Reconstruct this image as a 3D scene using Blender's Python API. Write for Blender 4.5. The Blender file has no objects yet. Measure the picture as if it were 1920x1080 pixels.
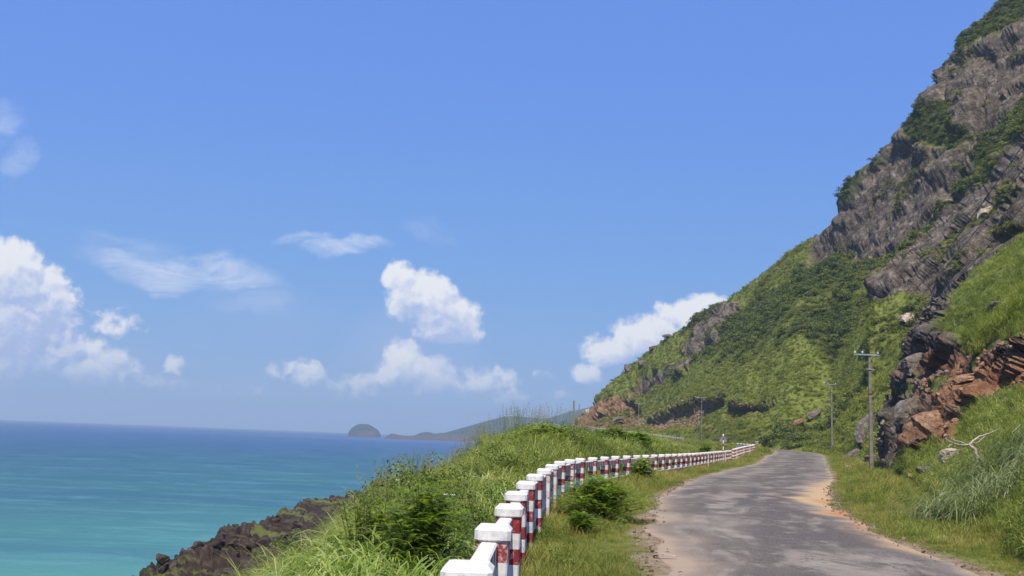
import bpy, math, random
import numpy as np
from mathutils import Matrix, Vector
F32=np.float32
random.seed(7); RNG=np.random.default_rng(7)
scene=bpy.context.scene
C=scene.collection
R=math.radians
# ------------------------------------------------------------------ camera
FPX=1813.0                                   # focal length in pixels of a 1920 px wide frame
PITCH=math.atan(279.8/FPX); ROLL=R(2.2)
cp,sp=math.cos(PITCH),math.sin(PITCH); cr,sr=math.cos(ROLL),math.sin(ROLL)
FW=np.array([0,cp,sp]); R0=np.array([1,0,0.]); U0=np.array([0,-sp,cp])
RT=cr*R0+sr*U0; UP=-sr*R0+cr*U0
cam=bpy.data.cameras.new('camera'); camo=bpy.data.objects.new('camera',cam); C.objects.link(camo)
cam.sensor_width=36; cam.lens=FPX/1920*36; cam.clip_start=.05; cam.clip_end=60000
camo.matrix_world=Matrix(((RT[0],UP[0],-FW[0],0),(RT[1],UP[1],-FW[1],0),(RT[2],UP[2],-FW[2],0),(0,0,0,1)))
scene.camera=camo
# ------------------------------------------------------------------ light
SUN_EL=R(60); SUN_AZ=R(-9)                   # the sun stands behind the camera, a little to its left
sun=bpy.data.lights.new('sun','SUN'); suno=bpy.data.objects.new('sun',sun); C.objects.link(suno)
sun.energy=5.0; sun.angle=R(.53); sun.color=(1,.93,.80)
sd=Vector((math.sin(-SUN_AZ)*math.cos(SUN_EL), math.cos(SUN_AZ)*math.cos(SUN_EL), -math.sin(SUN_EL)))
suno.rotation_euler=sd.to_track_quat('-Z','Y').to_euler()
EXPOSURE=0.40
scene.view_settings.view_transform='Standard'; scene.view_settings.look='None'
scene.view_settings.exposure=EXPOSURE; scene.view_settings.gamma=1
try: scene.view_settings.use_curve_mapping=False
except Exception: pass
world=bpy.data.worlds.new('World'); scene.world=world; world.use_nodes=True
# ------------------------------------------------------------------ node helper
class NT:
    def __init__(s,tree): s.t=tree; s.n=tree.nodes; s.l=tree.links
    def new(s,typ,**kw):
        nd=s.n.new(typ)
        for k,v in kw.items():
            if k.startswith('i_'):
                key=k[2:]; key=int(key) if key.isdigit() else key.replace('_',' ')
                s.set(nd.inputs[key],v)
            else: setattr(nd,k,v)
        return nd
    def set(s,inp,v):
        if hasattr(v,'links') or isinstance(v,bpy.types.NodeSocket): s.l.new(v,inp)
        elif isinstance(v,(tuple,list)) and len(v)==3 and inp.type=='RGBA': inp.default_value=(*v,1)
        else: inp.default_value=v
    def m(s,op,a,b=None,c=None,clamp=False):
        nd=s.n.new('ShaderNodeMath'); nd.operation=op; nd.use_clamp=clamp
        for i,v in enumerate((a,b,c)):
            if v is not None: s.set(nd.inputs[i],v)
        return nd.outputs[0]
    def vm(s,op,a,b=None):
        nd=s.n.new('ShaderNodeVectorMath'); nd.operation=op
        s.set(nd.inputs[0],a)
        if b is not None:
            if op=='SCALE': s.set(nd.inputs[3],b)
            else: s.set(nd.inputs[1],b)
        return nd.outputs[0]
    def mix(s,f,a,b,blend='MIX'):
        nd=s.n.new('ShaderNodeMix'); nd.data_type='RGBA'; nd.blend_type=blend
        s.set(nd.inputs[0],f); s.set(nd.inputs[6],a); s.set(nd.inputs[7],b); return nd.outputs[2]
    def mr(s,v,a,b,c=0.,d=1.,smooth=True):
        nd=s.n.new('ShaderNodeMapRange'); nd.interpolation_type='SMOOTHSTEP' if smooth else 'LINEAR'
        s.set(nd.inputs[0],v)
        for i,x in enumerate((a,b,c,d)): s.set(nd.inputs[i+1],x)
        return nd.outputs[0]
    def noise(s,vec,scale,detail=4,rough=.55,dist=0.,dim='3D',out=0):
        nd=s.n.new('ShaderNodeTexNoise'); nd.noise_dimensions=dim
        if vec is not None: s.set(nd.inputs['Vector'],vec)
        nd.inputs['Scale'].default_value=scale; nd.inputs['Detail'].default_value=detail
        nd.inputs['Roughness'].default_value=rough; nd.inputs['Distortion'].default_value=dist
        return nd.outputs[out]
    def ramp(s,f,stops,interp='LINEAR'):
        nd=s.n.new('ShaderNodeValToRGB'); cr_=nd.color_ramp; cr_.interpolation=interp
        while len(cr_.elements)>1: cr_.elements.remove(cr_.elements[-1])
        for i,(p,c) in enumerate(stops):
            e=cr_.elements[0] if i==0 else cr_.elements.new(p)
            e.position=p; e.color=(*c,1) if len(c)==3 else c
        s.set(nd.inputs[0],f); return nd.outputs[0]
    def attr(s,name,out=2):
        nd=s.n.new('ShaderNodeAttribute'); nd.attribute_name=name; return nd.outputs[out]
def mat(name):
    m=bpy.data.materials.new(name); m.use_nodes=True; t=NT(m.node_tree); t.n.clear()
    out=t.n.new('ShaderNodeOutputMaterial'); t.out=out
    return m,t
def principled(t,color,rough=.8,bump=None,bs=.3,bd=.02,spec=.3,**kw):
    p=t.n.new('ShaderNodeBsdfPrincipled'); t.set(p.inputs['Base Color'],color); t.set(p.inputs['Roughness'],rough)
    t.set(p.inputs['Specular IOR Level'],spec)
    for k,v in kw.items(): t.set(p.inputs[k.replace('_',' ')],v)
    if bump is not None:
        b=t.n.new('ShaderNodeBump'); b.inputs['Strength'].default_value=bs; b.inputs['Distance'].default_value=bd
        t.set(b.inputs['Height'],bump); t.l.new(b.outputs[0],p.inputs['Normal'])
    t.l.new(p.outputs[0],t.out.inputs[0]); return p
# ------------------------------------------------------------------ pixel <-> ray
def ray(px,py):
    px=np.asarray(px,float); py=np.asarray(py,float)
    d=FW[None]+np.multiply.outer((px-960)/FPX,RT).reshape(-1,3)+np.multiply.outer((540-py)/FPX,UP).reshape(-1,3)
    return d[:,0]/d[:,1], d[:,2]/d[:,1]
def P(px,py,Y):
    a,e=ray([px],[py]); return Vector((a[0]*Y,Y,e[0]*Y))
def proj(x,y,z):
    f=y*FW[1]+z*FW[2]; u=x*RT[0]+y*RT[1]+z*RT[2]; v=x*UP[0]+y*UP[1]+z*UP[2]
    return 960+FPX*u/f, 540-FPX*v/f
# ------------------------------------------------------------------ sky and clouds
t=NT(world.node_tree); t.n.clear()
wo=t.n.new('ShaderNodeOutputWorld'); bg=t.n.new('ShaderNodeBackground')
sky=t.n.new('ShaderNodeTexSky'); sky.sky_type='NISHITA'; sky.sun_disc=False
sky.sun_elevation=SUN_EL; sky.sun_rotation=R(180)+SUN_AZ; sky.air_density=1.0; sky.dust_density=.6; sky.ozone_density=2.5; sky.altitude=20
SKY_STR=.076; bg.inputs[1].default_value=SKY_STR
tc=t.n.new('ShaderNodeTexCoord').outputs['Generated']
sep=t.n.new('ShaderNodeSeparateXYZ'); t.set(sep.inputs[0],tc)
dx,dy,dz=sep.outputs
yy=t.m('MAXIMUM',dy,.02)
A_=t.m('DIVIDE',dx,yy); E_=t.m('DIVIDE',dz,yy)
com=t.n.new('ShaderNodeCombineXYZ'); t.set(com.inputs[0],A_); t.set(com.inputs[1],E_); cv=com.outputs[0]
# cumulus: (px,py,rx,ry,strength)
CUM=[(-30,560,130,95,1.25),(35,540,80,66,1.2),(80,580,62,50,1.1),(20,600,120,60,1.1),(-10,650,150,70,.8),(190,690,85,34,.72),(130,655,70,40,.62),(205,605,60,30,.5),
     (748,520,34,32,1.0),(785,555,62,46,1.05),(835,598,62,42,1.05),(878,626,30,20,.8),
     (755,668,32,32,.72),(728,705,26,24,.62),(800,700,85,36,.68),(895,712,80,28,.66),(670,722,52,24,.5),(940,742,55,20,.55),
     (560,700,50,24,.58),(333,686,32,20,.56),(1095,702,32,20,.62),(1050,740,26,14,.55),(1135,655,48,30,.72),(1225,625,75,38,.85),(1290,590,62,32,.9),(1345,570,40,20,.7),(1022,703,28,16,.5),
     (300,720,60,18,.4),(430,730,60,16,.3)]
def cloudfield(vec):
    s2=t.n.new('ShaderNodeSeparateXYZ'); t.set(s2.inputs[0],vec); a_,e_=s2.outputs[0],s2.outputs[1]
    cur=None
    for (px,py,rx,ry,st) in CUM:
        a0,e0=ray([px],[py])
        u=t.m('DIVIDE',t.m('SUBTRACT',a_,float(a0[0])),rx/FPX); v=t.m('DIVIDE',t.m('SUBTRACT',e_,float(e0[0])),ry/FPX)
        d=t.m('ADD',t.m('MULTIPLY',u,u),t.m('MULTIPLY',v,v))
        k=t.m('MULTIPLY',t.m('SUBTRACT',1.0,t.m('MULTIPLY',d,.5)),st)
        cur=k if cur is None else t.m('SMOOTH_MAX',cur,k,.12)
    n=t.noise(vec,24,9,.62,.35)
    n2=t.noise(vec,9,3,.5)
    n3=t.m('ABSOLUTE',t.m('SUBTRACT',t.noise(vec,38,3,.55),.5))
    cur=t.m('SUBTRACT',cur,t.m('MULTIPLY',t.m('SUBTRACT',.12,n3),-1.3))
    return t.m('ADD',t.m('ADD',cur,t.m('MULTIPLY',t.m('SUBTRACT',n,.5),1.55)),t.m('MULTIPLY',t.m('SUBTRACT',n2,.5),.7))
f0=cloudfield(cv)
f1=cloudfield(t.vm('ADD',cv,(-.006,.0085,0)))
f2=cloudfield(t.vm('ADD',cv,(-.012,.034,0)))
dens=t.mr(f0,.30,.72)
lit=t.m('ADD',t.m('MULTIPLY',t.mr(t.m('SUBTRACT',f0,f1),-.25,.28),.62),t.m('MULTIPLY',t.mr(f2,.95,.15),.5),clamp=True)
ccol=t.mix(lit,(.47,.58,.88),(1.0,1.0,1.0))
# thin wisps
wd=t.vm('SUBTRACT',t.noise(cv,9.,5,.6,0,'3D',1),(.5,.5,.5))
s3=t.n.new('ShaderNodeSeparateXYZ'); t.set(s3.inputs[0],t.vm('ADD',cv,t.vm('SCALE',wd,.085))); A2_,E2_=s3.outputs[0],s3.outputs[1]
def wisp(px,py,rx,ry,ang,st):
    a0,e0=ray([px],[py]); u=t.m('SUBTRACT',A2_,float(a0[0])); v=t.m('SUBTRACT',E2_,float(e0[0]))
    c,s_=math.cos(ang),math.sin(ang)
    U=t.m('DIVIDE',t.m('ADD',t.m('MULTIPLY',u,c),t.m('MULTIPLY',v,s_)),rx/FPX)
    V=t.m('DIVIDE',t.m('SUBTRACT',t.m('MULTIPLY',v,c),t.m('MULTIPLY',u,s_)),ry/FPX)
    d=t.m('ADD',t.m('MULTIPLY',U,U),t.m('MULTIPLY',V,V))
    return t.m('MULTIPLY',t.mr(d,1.0,0.0),st)
mp=t.n.new('ShaderNodeMapping'); mp.inputs['Scale'].default_value=(7,26,1); mp.inputs['Rotation'].default_value=(0,0,R(7)); t.set(mp.inputs[0],cv)
st_=t.noise(mp.outputs[0],1.2,8,.66,1.4)
W=None
for w_ in [(330,505,230,45,R(-7),.95),(420,528,150,22,R(-6),.8),(630,458,110,26,R(0),1.0),(600,470,40,26,R(-20),.6),(0,215,60,50,R(-30),.55),(35,285,50,40,R(20),.45),(470,575,110,30,0,.42),(240,455,130,26,R(-3),.35),(800,430,60,24,R(-20),.25)]:
    x=wisp(*w_); W=x if W is None else t.m('MAXIMUM',W,x)
wis=t.m('MULTIPLY',W,t.mr(st_,.28,.66),clamp=True)
zn=t.m('MAXIMUM',E_,0.0)
fade=t.mr(E_,.0,.09,.25,1.0)
zr=t.ramp(t.m('MULTIPLY',zn,1.6,clamp=True),[(0,(2.45,4.4,7.2)),(.10,(2.15,4.15,7.8)),(.28,(1.70,3.85,8.4)),(.55,(1.38,3.25,8.9)),(1,(1.30,2.85,8.8))])
skyc=t.mix(.82,sky.outputs[0],zr)
CL=9.6
c1=t.mix(t.m('MULTIPLY',wis,.75),skyc,(CL*.80,CL*.86,CL*1.0))
VL=None
for w_ in [(20,650,260,110,0,.75),(180,660,150,60,0,.55),(800,680,190,110,R(-20),.6),(1230,640,170,50,R(30),.5),(560,720,700,40,0,.3),(470,590,200,60,0,.22)]:
    x=wisp(*w_); VL=x if VL is None else t.m('MAXIMUM',VL,x)
vn_=t.noise(cv,7.,4,.55)
c1=t.mix(t.m('MULTIPLY',VL,t.mr(vn_,.30,.62),clamp=True),c1,(3.7,5.0,7.9))
cc=t.vm('SCALE',ccol,CL)
front=t.mr(dy,.02,.1)
c2=t.mix(t.m('MULTIPLY',t.m('MULTIPLY',t.m('MULTIPLY',dens,.93),fade),front),c1,cc)
t.set(bg.inputs[0],c2); t.l.new(bg.outputs[0],wo.inputs[0])
# ------------------------------------------------------------------ numpy noise
def _h(ix,iy,iz,s):
    h=(ix.astype(np.uint32)*np.uint32(374761393)+iy.astype(np.uint32)*np.uint32(668265263)+iz.astype(np.uint32)*np.uint32(2147483647)+np.uint32((s*974634777)&0xffffffff))
    h=(h^(h>>np.uint32(13)))*np.uint32(1274126177); h=(h^(h>>np.uint32(16)))*np.uint32(2246822519); h=h^(h>>np.uint32(15))
    return (h&np.uint32(0xffffff)).astype(F32)/F32(0xffffff)
def vn(x,y,z,seed=0):
    xf=np.floor(x);yf=np.floor(y);zf=np.floor(z)
    ix=xf.astype(np.int64);iy=yf.astype(np.int64);iz=zf.astype(np.int64)
    fx=(x-xf).astype(F32);fy=(y-yf).astype(F32);fz=(z-zf).astype(F32)
    fx=fx*fx*fx*(fx*(fx*6-15)+10);fy=fy*fy*fy*(fy*(fy*6-15)+10);fz=fz*fz*fz*(fz*(fz*6-15)+10)
    def c(i,j,k): return _h(ix+i,iy+j,iz+k,seed)
    def lx(j,k): a=c(0,j,k); return a+(c(1,j,k)-a)*fx
    a=lx(0,0); a=a+(lx(1,0)-a)*fy; b=lx(0,1); b=b+(lx(1,1)-b)*fy
    return (a+(b-a)*fz)*2-1
def fbm(x,y,z,octv=4,seed=0,gain=.5,lac=2.07):
    s=0;a=1.;tot=0
    for o in range(octv):
        s=s+a*vn(x+o*17.3,y-o*9.1,z+o*5.7,seed+o*13); tot+=a; a*=gain; x=x*lac;y=y*lac;z=z*lac
    return s/tot
def facet(x,y,z,seed=0,kn=.6,kr=.5):
    """blocky rock: every cell has its own height and its own tilted face; also returns the crack distance"""
    ix=np.floor(x).astype(np.int64);iy=np.floor(y).astype(np.int64);iz=np.floor(z).astype(np.int64)
    best=np.full(x.shape,9.,F32); sec=np.full(x.shape,9.,F32); val=np.zeros(x.shape,F32)
    for i in (-1,0,1):
        for j in (-1,0,1):
            for k in (-1,0,1):
                jx=ix+i;jy=iy+j;jz=iz+k
                px=(jx+_h(jx,jy,jz,seed)-x).astype(F32);py=(jy+_h(jx,jy,jz,seed+1)-y).astype(F32);pz=(jz+_h(jx,jy,jz,seed+2)-z).astype(F32)
                d=px*px+py*py+pz*pz
                r=_h(jx,jy,jz,seed+3)-.5
                v=-(px*(_h(jx,jy,jz,seed+4)-.5)+py*(_h(jx,jy,jz,seed+5)-.5)+pz*(_h(jx,jy,jz,seed+6)-.5))*2*kn+r*2*kr
                nb=d<best
                sec=np.where(nb,best,np.minimum(sec,d)); val=np.where(nb,v,val); best=np.where(nb,d,best)
    return val, np.sqrt(sec)-np.sqrt(best)
def sst(x,a,b):
    q=np.clip((x-a)/(b-a),0,1); return q*q*(3-2*q)
# ------------------------------------------------------------------ terrain layers
def rail(pts,dz=0.):
    """(px,py,Y) pixels at a distance, or (px,None,Y,z) heights, as a line in the world: a=X/Y -> Y,z"""
    A=[];YY=[];ZZ=[]
    for p in pts:
        if p[1] is None:
            a=(p[0]-960)/(FPX*cp); A.append(a); YY.append(p[2]); ZZ.append(p[3])
        else:
            a,e=ray([p[0]],[p[1]]); A.append(a[0]); YY.append(p[2]); ZZ.append(e[0]*p[2]+dz)
    A=np.array(A);o=np.argsort(A); A=A[o];YY=np.array(YY,float)[o];ZZ=np.array(ZZ,float)[o]
    return lambda a:(np.interp(a,A,YY),np.interp(a,A,ZZ/YY)*np.interp(a,A,YY))
def prof(a,Y,rails,front,back):
    ys=[];zs_=[]
    for r in rails:
        y,z=r(a); ys.append(y); zs_.append(z)
    ys[0]=ys[0]+0
    for i in range(1,len(ys)): ys[i]=np.maximum(ys[i],ys[i-1]+.5)
    n=len(ys); m=[]
    for i in range(n):
        if i==0: s=(zs_[1]-zs_[0])/(ys[1]-ys[0])
        elif i==n-1: s=(zs_[-1]-zs_[-2])/(ys[-1]-ys[-2])
        else:
            s0=(zs_[i]-zs_[i-1])/(ys[i]-ys[i-1]); s1=(zs_[i+1]-zs_[i])/(ys[i+1]-ys[i])
            s=np.where(s0*s1>0,2*s0*s1/(s0+s1+1e-9*np.sign(s0+s1+1e-30)),0)
        m.append(s)
    out=np.where(Y<ys[0],zs_[0]-(ys[0]-Y)*front,zs_[-1]-(Y-ys[-1])*back)
    for i in range(n-1):
        h=ys[i+1]-ys[i]; q=np.clip((Y-ys[i])/h,0,1); q2=q*q;q3=q2*q
        v=(2*q3-3*q2+1)*zs_[i]+(q3-2*q2+q)*h*m[i]+(-2*q3+3*q2)*zs_[i+1]+(q3-q2)*h*m[i+1]
        out=np.where((Y>=ys[i])&(Y<ys[i+1]),v,out)
    return out
ZSY=[0,12,24,60,90,130,180,230,300,350,400]; ZSZ=[-1.70,-1.67,-1.52,-1.52,-1.42,-.78,-.3,.3,2.4,4.3,4.5]
def zs(Y): return np.interp(Y,ZSY,ZSZ)
# left edge of the shelf = line of the guard rails
FY=[0,5.4,7.7,10.3,12.4,14.3,16.5,18.4,20.5,22.5,24.6,26.7,28.8,30.8,32.9,35,37,53,67,90,112,130,146,165,185,205,230,250,275,300,325,345,352,356,420]
FX=[-.48,-.16,-.09,.08,.17,.29,.49,.69,.91,1.14,1.47,1.81,2.24,2.8,3.36,3.9,4.55,9.5,13.7,20.6,27.2,33,36,39,41,41.8,40.6,39.5,37,33,28,22,14,6,-10]
def fx(Y): return np.interp(Y,FY,FX)
# road edges
LY=[-20,0,5,10,11.65,16,20.7,29,42.7,57,85,112,128,140,150,165,200,230,275,300,325,345,352,357]
LX=[.9,1.25,1.35,1.7,1.86,2.33,3.05,4.6,8.0,12.4,21.8,29.6,35,38.6,41,43,45.6,44,40.5,36.5,31.5,25.5,17.5,8]
RY=[-20,0,5,10,12.9,16,19.5,27,40,51,75,99,125,140,150,165,200,230,275,300,325,345,356,363]
RX=[8.6,8.3,7.7,7.05,6.75,6.95,7.35,9.0,13.3,17.2,24.8,32.4,40.8,44.6,46.6,48.4,50.4,49,45.5,41.5,36.5,30.5,20.5,8]
def lx(Y): return np.interp(Y,LY,LX)
def rx(Y): return np.interp(Y,RY,RX)
GR=-.55
K0=rail([(-1500,None,1,-1.75),(400,None,1,-1.72),(2500,None,1,-1.65)])
K1=rail([(-900,1900,6),(-300,1400,9.5),(0,1290,11),(300,1165,13.5),(500,1062,17),(600,1004,20),(690,938,25),(760,890,30),(850,872,40),(900,843,50),(960,815,60),(1010,808,66),(1100,813,72),(1200,817,80),(1250,822,88),(1330,834,100),(1400,844,125),(1500,None,140,-.8),(2500,None,140,-.8)],GR)
def K2(a):
    y,z=K1(a); foot=np.interp(a,[-.2,0.02,.08,.3],[-12.6,-10,-4,-3.0]); return y+(z-foot)/np.interp(a,[-.2,-.05,.1],[.62,.75,.9])+1, foot
L1=rail([(-900,None,40,-13),(0,1230,58),(100,1180,64),(200,1122,73),(270,1078,81),(330,1043,90),(400,1001,100),(440,988,110),(500,970,126),(560,948,141),(620,933,156),(680,919,173),(740,900,196),(820,876,230),(900,None,262,-9),(1000,None,300,-6),(1085,None,330,-3.4),(1400,None,335,-3.2),(2500,None,336,-3.2)])
def L2(a):
    y,z=L1(a); return y+np.interp(a,[-.1,.0,.1],[7,14,20]),np.full_like(y,-17.2)
MBR=rail([(940,None,362,1.0),(1000,None,363,3.2),(1085,None,354,3.8),(1160,None,322,2.7),(1230,None,293,2.0),(1290,None,258,.9),(1350,None,226,.25),(1420,None,186,-.2),(1480,None,168,-.4),(1535,None,158,-.5),(1575,None,128,-.85),(1620,None,102,-1.2),(1660,None,86,-1.4),(1750,None,72,-1.5),(1920,None,60,-1.6),(2500,None,50,-1.6)])
MA=rail([(940,None,364,.5),(1060,None,366,3),(1085,790,356),(1130,770,348),(1200,770,333),(1290,752,283),(1350,748,246),(1400,772,212),(1480,775,190),(1560,742,195),(1650,700,155),(1750,650,135),(1920,600,122),(2500,400,110)])
MC=rail([(940,None,366,0),(1060,None,368,2.5),(1085,787,358),(1130,742,354),(1200,692,347),(1300,640,322),(1400,582,300),(1500,508,276),(1600,500,247),(1700,480,226),(1800,420,211),(1920,330,200),(2300,150,190)])
SIL=[(940,None,370,-3),(1040,None,372,-2),(1075,806,362),(1088,790,361),(1105,760,360),(1130,730,359),(1165,700,357),(1220,655,350),(1250,633,342),(1300,600,332),(1370,557,320),(1420,521,312),(1500,463,294),(1535,436,284),(1550,402,280),(1580,352,272),(1610,312,266),(1660,264,259),(1690,234,254),(1718,212,250),(1732,152,250),(1750,127,249),(1790,97,246),(1800,67,246),(1850,32,243),(1885,2,241),(1960,-80,238),(2100,-250,232),(2400,-420,225)]
MR=rail(SIL)
SA=rail([(1636,640,160),(1700,640,152),(1760,640,140),(1800,630,130),(1920,560,120),(2400,300,100)])
SB=rail([(1634,600,168),(1640,566,172),(1700,556,168),(1760,530,160),(1820,470,152),(1880,400,145),(1920,370,140),(2400,100,120)])
SR=rail([(1630,620,176),(1641,558,180),(1652,516,182),(1680,472,184),(1740,436,186),(1790,398,186),(1850,335,186),(1890,262,186),(1930,195,185),(2000,80,185),(2400,-150,180)])
TB=rail([(1600,None,84,-1.6),(1640,None,72,-1.5),(1660,None,67,-1.45),(1700,None,47,-1.5),(1740,None,32,-1.55),(1800,None,22,-1.6),(1920,None,14.3,-1.62),(2100,None,10,-1.65),(2500,None,8,-1.65)])
TM=rail([(1600,None,86,-2.2),(1648,880,71),(1668,850,69),(1700,838,57),(1760,832,47),(1850,795,38),(1920,768,33),(2100,700,28),(2500,600,25)])
TN=rail([(1600,None,90,-3),(1650,872,74),(1668,800,72),(1690,730,72),(1760,660,64),(1850,620,54),(1920,590,49),(2200,420,40),(2500,300,35)])
TR=rail([(1600,None,96,-4),(1654,878,80),(1664,850,80),(1674,780,81),(1684,700,83),(1698,645,86),(1740,582,89),(1787,518,90),(1830,487,88),(1920,433,82),(2100,330,70),(2500,150,60)])
def Hbase(X,Y):
    """height of the land before the fine relief, plus which layer it belongs to"""
    a=X/np.maximum(Y,.3)
    kn=prof(a,Y,[K0,K1,K2,L1,L2],1.0,.3)
    # rounded hollows and mounds on the knoll
    kn=kn+np.where(kn>-9,.35*fbm(X/7,Y/7,X*0,3,5)*sst(Y,6,20),0)
    s=zs(Y)
    w=sst(X-fx(Y),-3.2,-.35)*(1-sst(Y,359,367))
    g=kn*(1-w)+s*w
    # shallow swale in the verge, only off the road
    off=np.maximum(lx(Y)-X,X-rx(Y)); g=g+np.where(w>.99,.06*fbm(X/1.7,Y/1.7,X*0,3,9)*sst(off,.2,1.2)+.15*sst(off,3,9)*sst(X-rx(Y),0,3),0)
    g=g-.10*(1-sst(off,-.6,-.1))*w
    m=prof(a,Y,[MBR,MA,MC,MR],3.,1.1)
    s1=prof(a,Y,[SA,SB,SR],2.5,.6); s1=np.where(a<ray([1626],[600])[0][0],-99,s1)
    s2=prof(a,Y,[TB,TM,TN,TR],2.,1.3); s2=np.where(a<ray([1610],[860])[0][0],-99,s2)
    st=np.stack([g,m,s1,s2]); L=st.argmax(0)
    H=st.max(0); srt=np.sort(st,0); gap=srt[-1]-srt[-2]
    H=H+.3*np.exp(-gap/.6)*sst(off,.5,3)
    return H,L,off
def inpoly(px,py,poly):
    """signed distance (positive inside) to a polygon"""
    n=len(poly); d=np.full(px.shape,1e9); ins=np.zeros(px.shape,bool)
    for i in range(n):
        x0,y0=poly[i];x1,y1=poly[(i+1)%n]
        ex,ey=x1-x0,y1-y0; wx,wy=px-x0,py-y0
        q=np.clip((wx*ex+wy*ey)/(ex*ex+ey*ey+1e-9),0,1)
        d=np.minimum(d,(wx-ex*q)**2+(wy-ey*q)**2)
        c=((y0<=py)!=(y1<=py))
        with np.errstate(all='ignore'): xi=x0+(py-y0)*ex/(ey if ey!=0 else 1e-9)
        ins^=(c&(px<xi))
    return np.where(ins,1,-1)*np.sqrt(d)
ROCK_M=[[(1508,510),(1522,455),(1540,400),(1590,320),(1680,225),(1712,212),(1726,130),(1745,110),(1800,90),(1850,60),(1900,30),(2000,-100),(2500,-500),(2500,560),(1900,560),(1760,560),(1690,545),(1668,486),(1600,500),(1560,482)]]
STREAK_M=[[(1276,658),(1296,628),(1340,600),(1392,570),(1398,582),(1350,622),(1330,650),(1290,668)],[(1165,745),(1200,712),(1260,690),(1292,674),(1280,694),(1230,722),(1190,742)],[(1080,800),(1086,785),(1106,758),(1140,742),(1178,752),(1196,782),(1198,798),(1140,802)]]
SCREE=[[(1200,800),(1205,782),(1250,766),(1300,748),(1356,742),(1352,768),(1320,786),(1298,806),(1230,808)],[(1352,770),(1362,756),(1420,758),(1452,752),(1440,772),(1400,786),(1362,784)]]
VEG_M=[[(1680,242),(1716,200),(1760,188),(1800,196),(1798,232),(1830,250),(1800,290),(1750,272),(1712,268)],
       [(1780,100),(1800,60),(1850,25),(1900,-10),(2000,-80),(2000,10),(1920,36),(1880,60),(1830,84)],
       [(1812,300),(1840,262),(1870,225),(1900,196),(1990,170),(1990,230),(1910,262),(1870,300),(1832,322)],
       [(1560,372),(1600,318),(1650,268),(1662,276),(1640,310),(1600,345),(1572,384)],
       [(1780,362),(1830,330),(1876,296),(1884,306),(1850,346),(1800,374)],
       [(1620,500),(1676,470),(1720,440),(1760,420),(1762,428),(1716,458),(1672,492),(1650,530)]]
ROCK_S=[[(1638,566),(1642,520),(1672,470),(1730,430),(1780,400),(1850,330),(1900,200),(2100,0),(2500,-200),(2500,520),(1930,430),(1840,480),(1790,520),(1750,590),(1726,556),(1690,548),(1660,566)]]
ROCK_T=[[(1650,880),(1658,820),(1680,700),(1692,640),(1735,580),(1785,512),(1850,470),(1930,425),(1930,436),(1830,500),(1790,550),(1760,610),(1800,640),(1850,648),(1890,640),(1930,650),(2100,600),(2100,760),(1930,735),(1880,728),(1830,752),(1800,790),(1792,828),(1740,836),(1700,846),(1672,876)]]
VEG_T=[[(1690,735),(1720,700),(1730,715),(1700,760)],[(1740,720),(1775,700),(1780,715),(1745,742)],[(1820,640),(1850,610),(1900,575),(1930,600),(1930,640),(1880,660),(1850,668),(1815,700)],[(1640,800),(1665,740),(1672,760),(1660,820)],[(1835,752),(1880,728),(1930,720),(1930,800),(1860,800)]]
def pmax(px,py,ps):
    v=np.full(px.shape,-1e9)
    for p in ps: v=np.maximum(v,inpoly(px,py,p))
    return v
def masks(X,Y,Z,L,off):
    px,py=proj(X,Y,Z)
    wn=fbm(X/6,Y/6,Z/6,4,21); wn2=fbm(X/22,Y/22,Z/22,3,33)
    rock=np.zeros(X.shape); scree=np.zeros(X.shape)
    q=X*0-50.
    i=(L==1)
    rm=np.where(i,pmax(px,py,ROCK_M)+16*wn,-50); rm=np.minimum(rm,np.where(i,-(pmax(px,py,VEG_M)+14*wn-4),50))
    rm=np.maximum(rm,np.where(i,pmax(px,py,STREAK_M)+12*wn+4,-50))
    i2=(L==2); rs=np.where(i2,pmax(px,py,ROCK_S)+14*wn,-50); rs=np.minimum(rs,np.where(i2,-(pmax(px,py,VEG_M)+16*wn-6),50))
    i3=(L==3); wt=fbm(X/2.2,Y/2.2,Z/2.2,4,27)
    rt=np.where(i3,pmax(px,py,ROCK_T)+16*wt,-50); rt=np.minimum(rt,np.where(i3,-(pmax(px,py,VEG_T)+16*wt-2),50))
    r=np.where(i,rm,np.where(i2,rs,np.where(i3,rt,-50)))
    rock=sst(r,-3,4)
    scree=np.where(i,sst(pmax(px,py,SCREE)+10*wn,-2,5),0)
    lava=np.where((L==0)&(Z<-5.0),sst(-6.5-Z+1.5*wn,-.8,1.0),0)*sst(Y,25,45)*(px<1000)
    red=np.where(i3,sst(px+ (py-700)*.25 +70*wt,1690,1780)*sst(py+30*wt,640,690),0)
    red=np.maximum(red,np.where(i,.55*sst(1215-px+40*wn,0,40)*sst(py,720,745),0))
    return rock,scree,lava,red,px,py,wn,wn2
def make_grid(a0,a1,nc,nr,Y0,Y1,apts=None):
    A=np.linspace(a0,a1,nc) if apts is None else apts
    nc=len(A)
    Yf=np.concatenate([np.geomspace(Y0,Y1,1400)])
    AA=np.repeat(A[:,None],len(Yf),1); YY=np.repeat(Yf[None],nc,0)
    Z,_,_=Hbase(AA*YY,YY)
    e=Z/YY; w=np.abs(np.diff(e,axis=1))+.12*np.abs(np.diff(YY,axis=1))/YY[:,1:]
    ker=np.ones(9)/9
    w=np.apply_along_axis(lambda v:np.convolve(np.pad(v,4,mode='edge'),ker,'valid'),0,w)
    cw=np.concatenate([np.zeros((nc,1)),np.cumsum(w,1)],1); cw/=cw[:,-1:]
    T=np.linspace(0,1,nr); Yo=np.stack([np.interp(T,cw[i],Yf) for i in range(nc)])
    return A[:,None]*Yo,Yo
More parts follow.
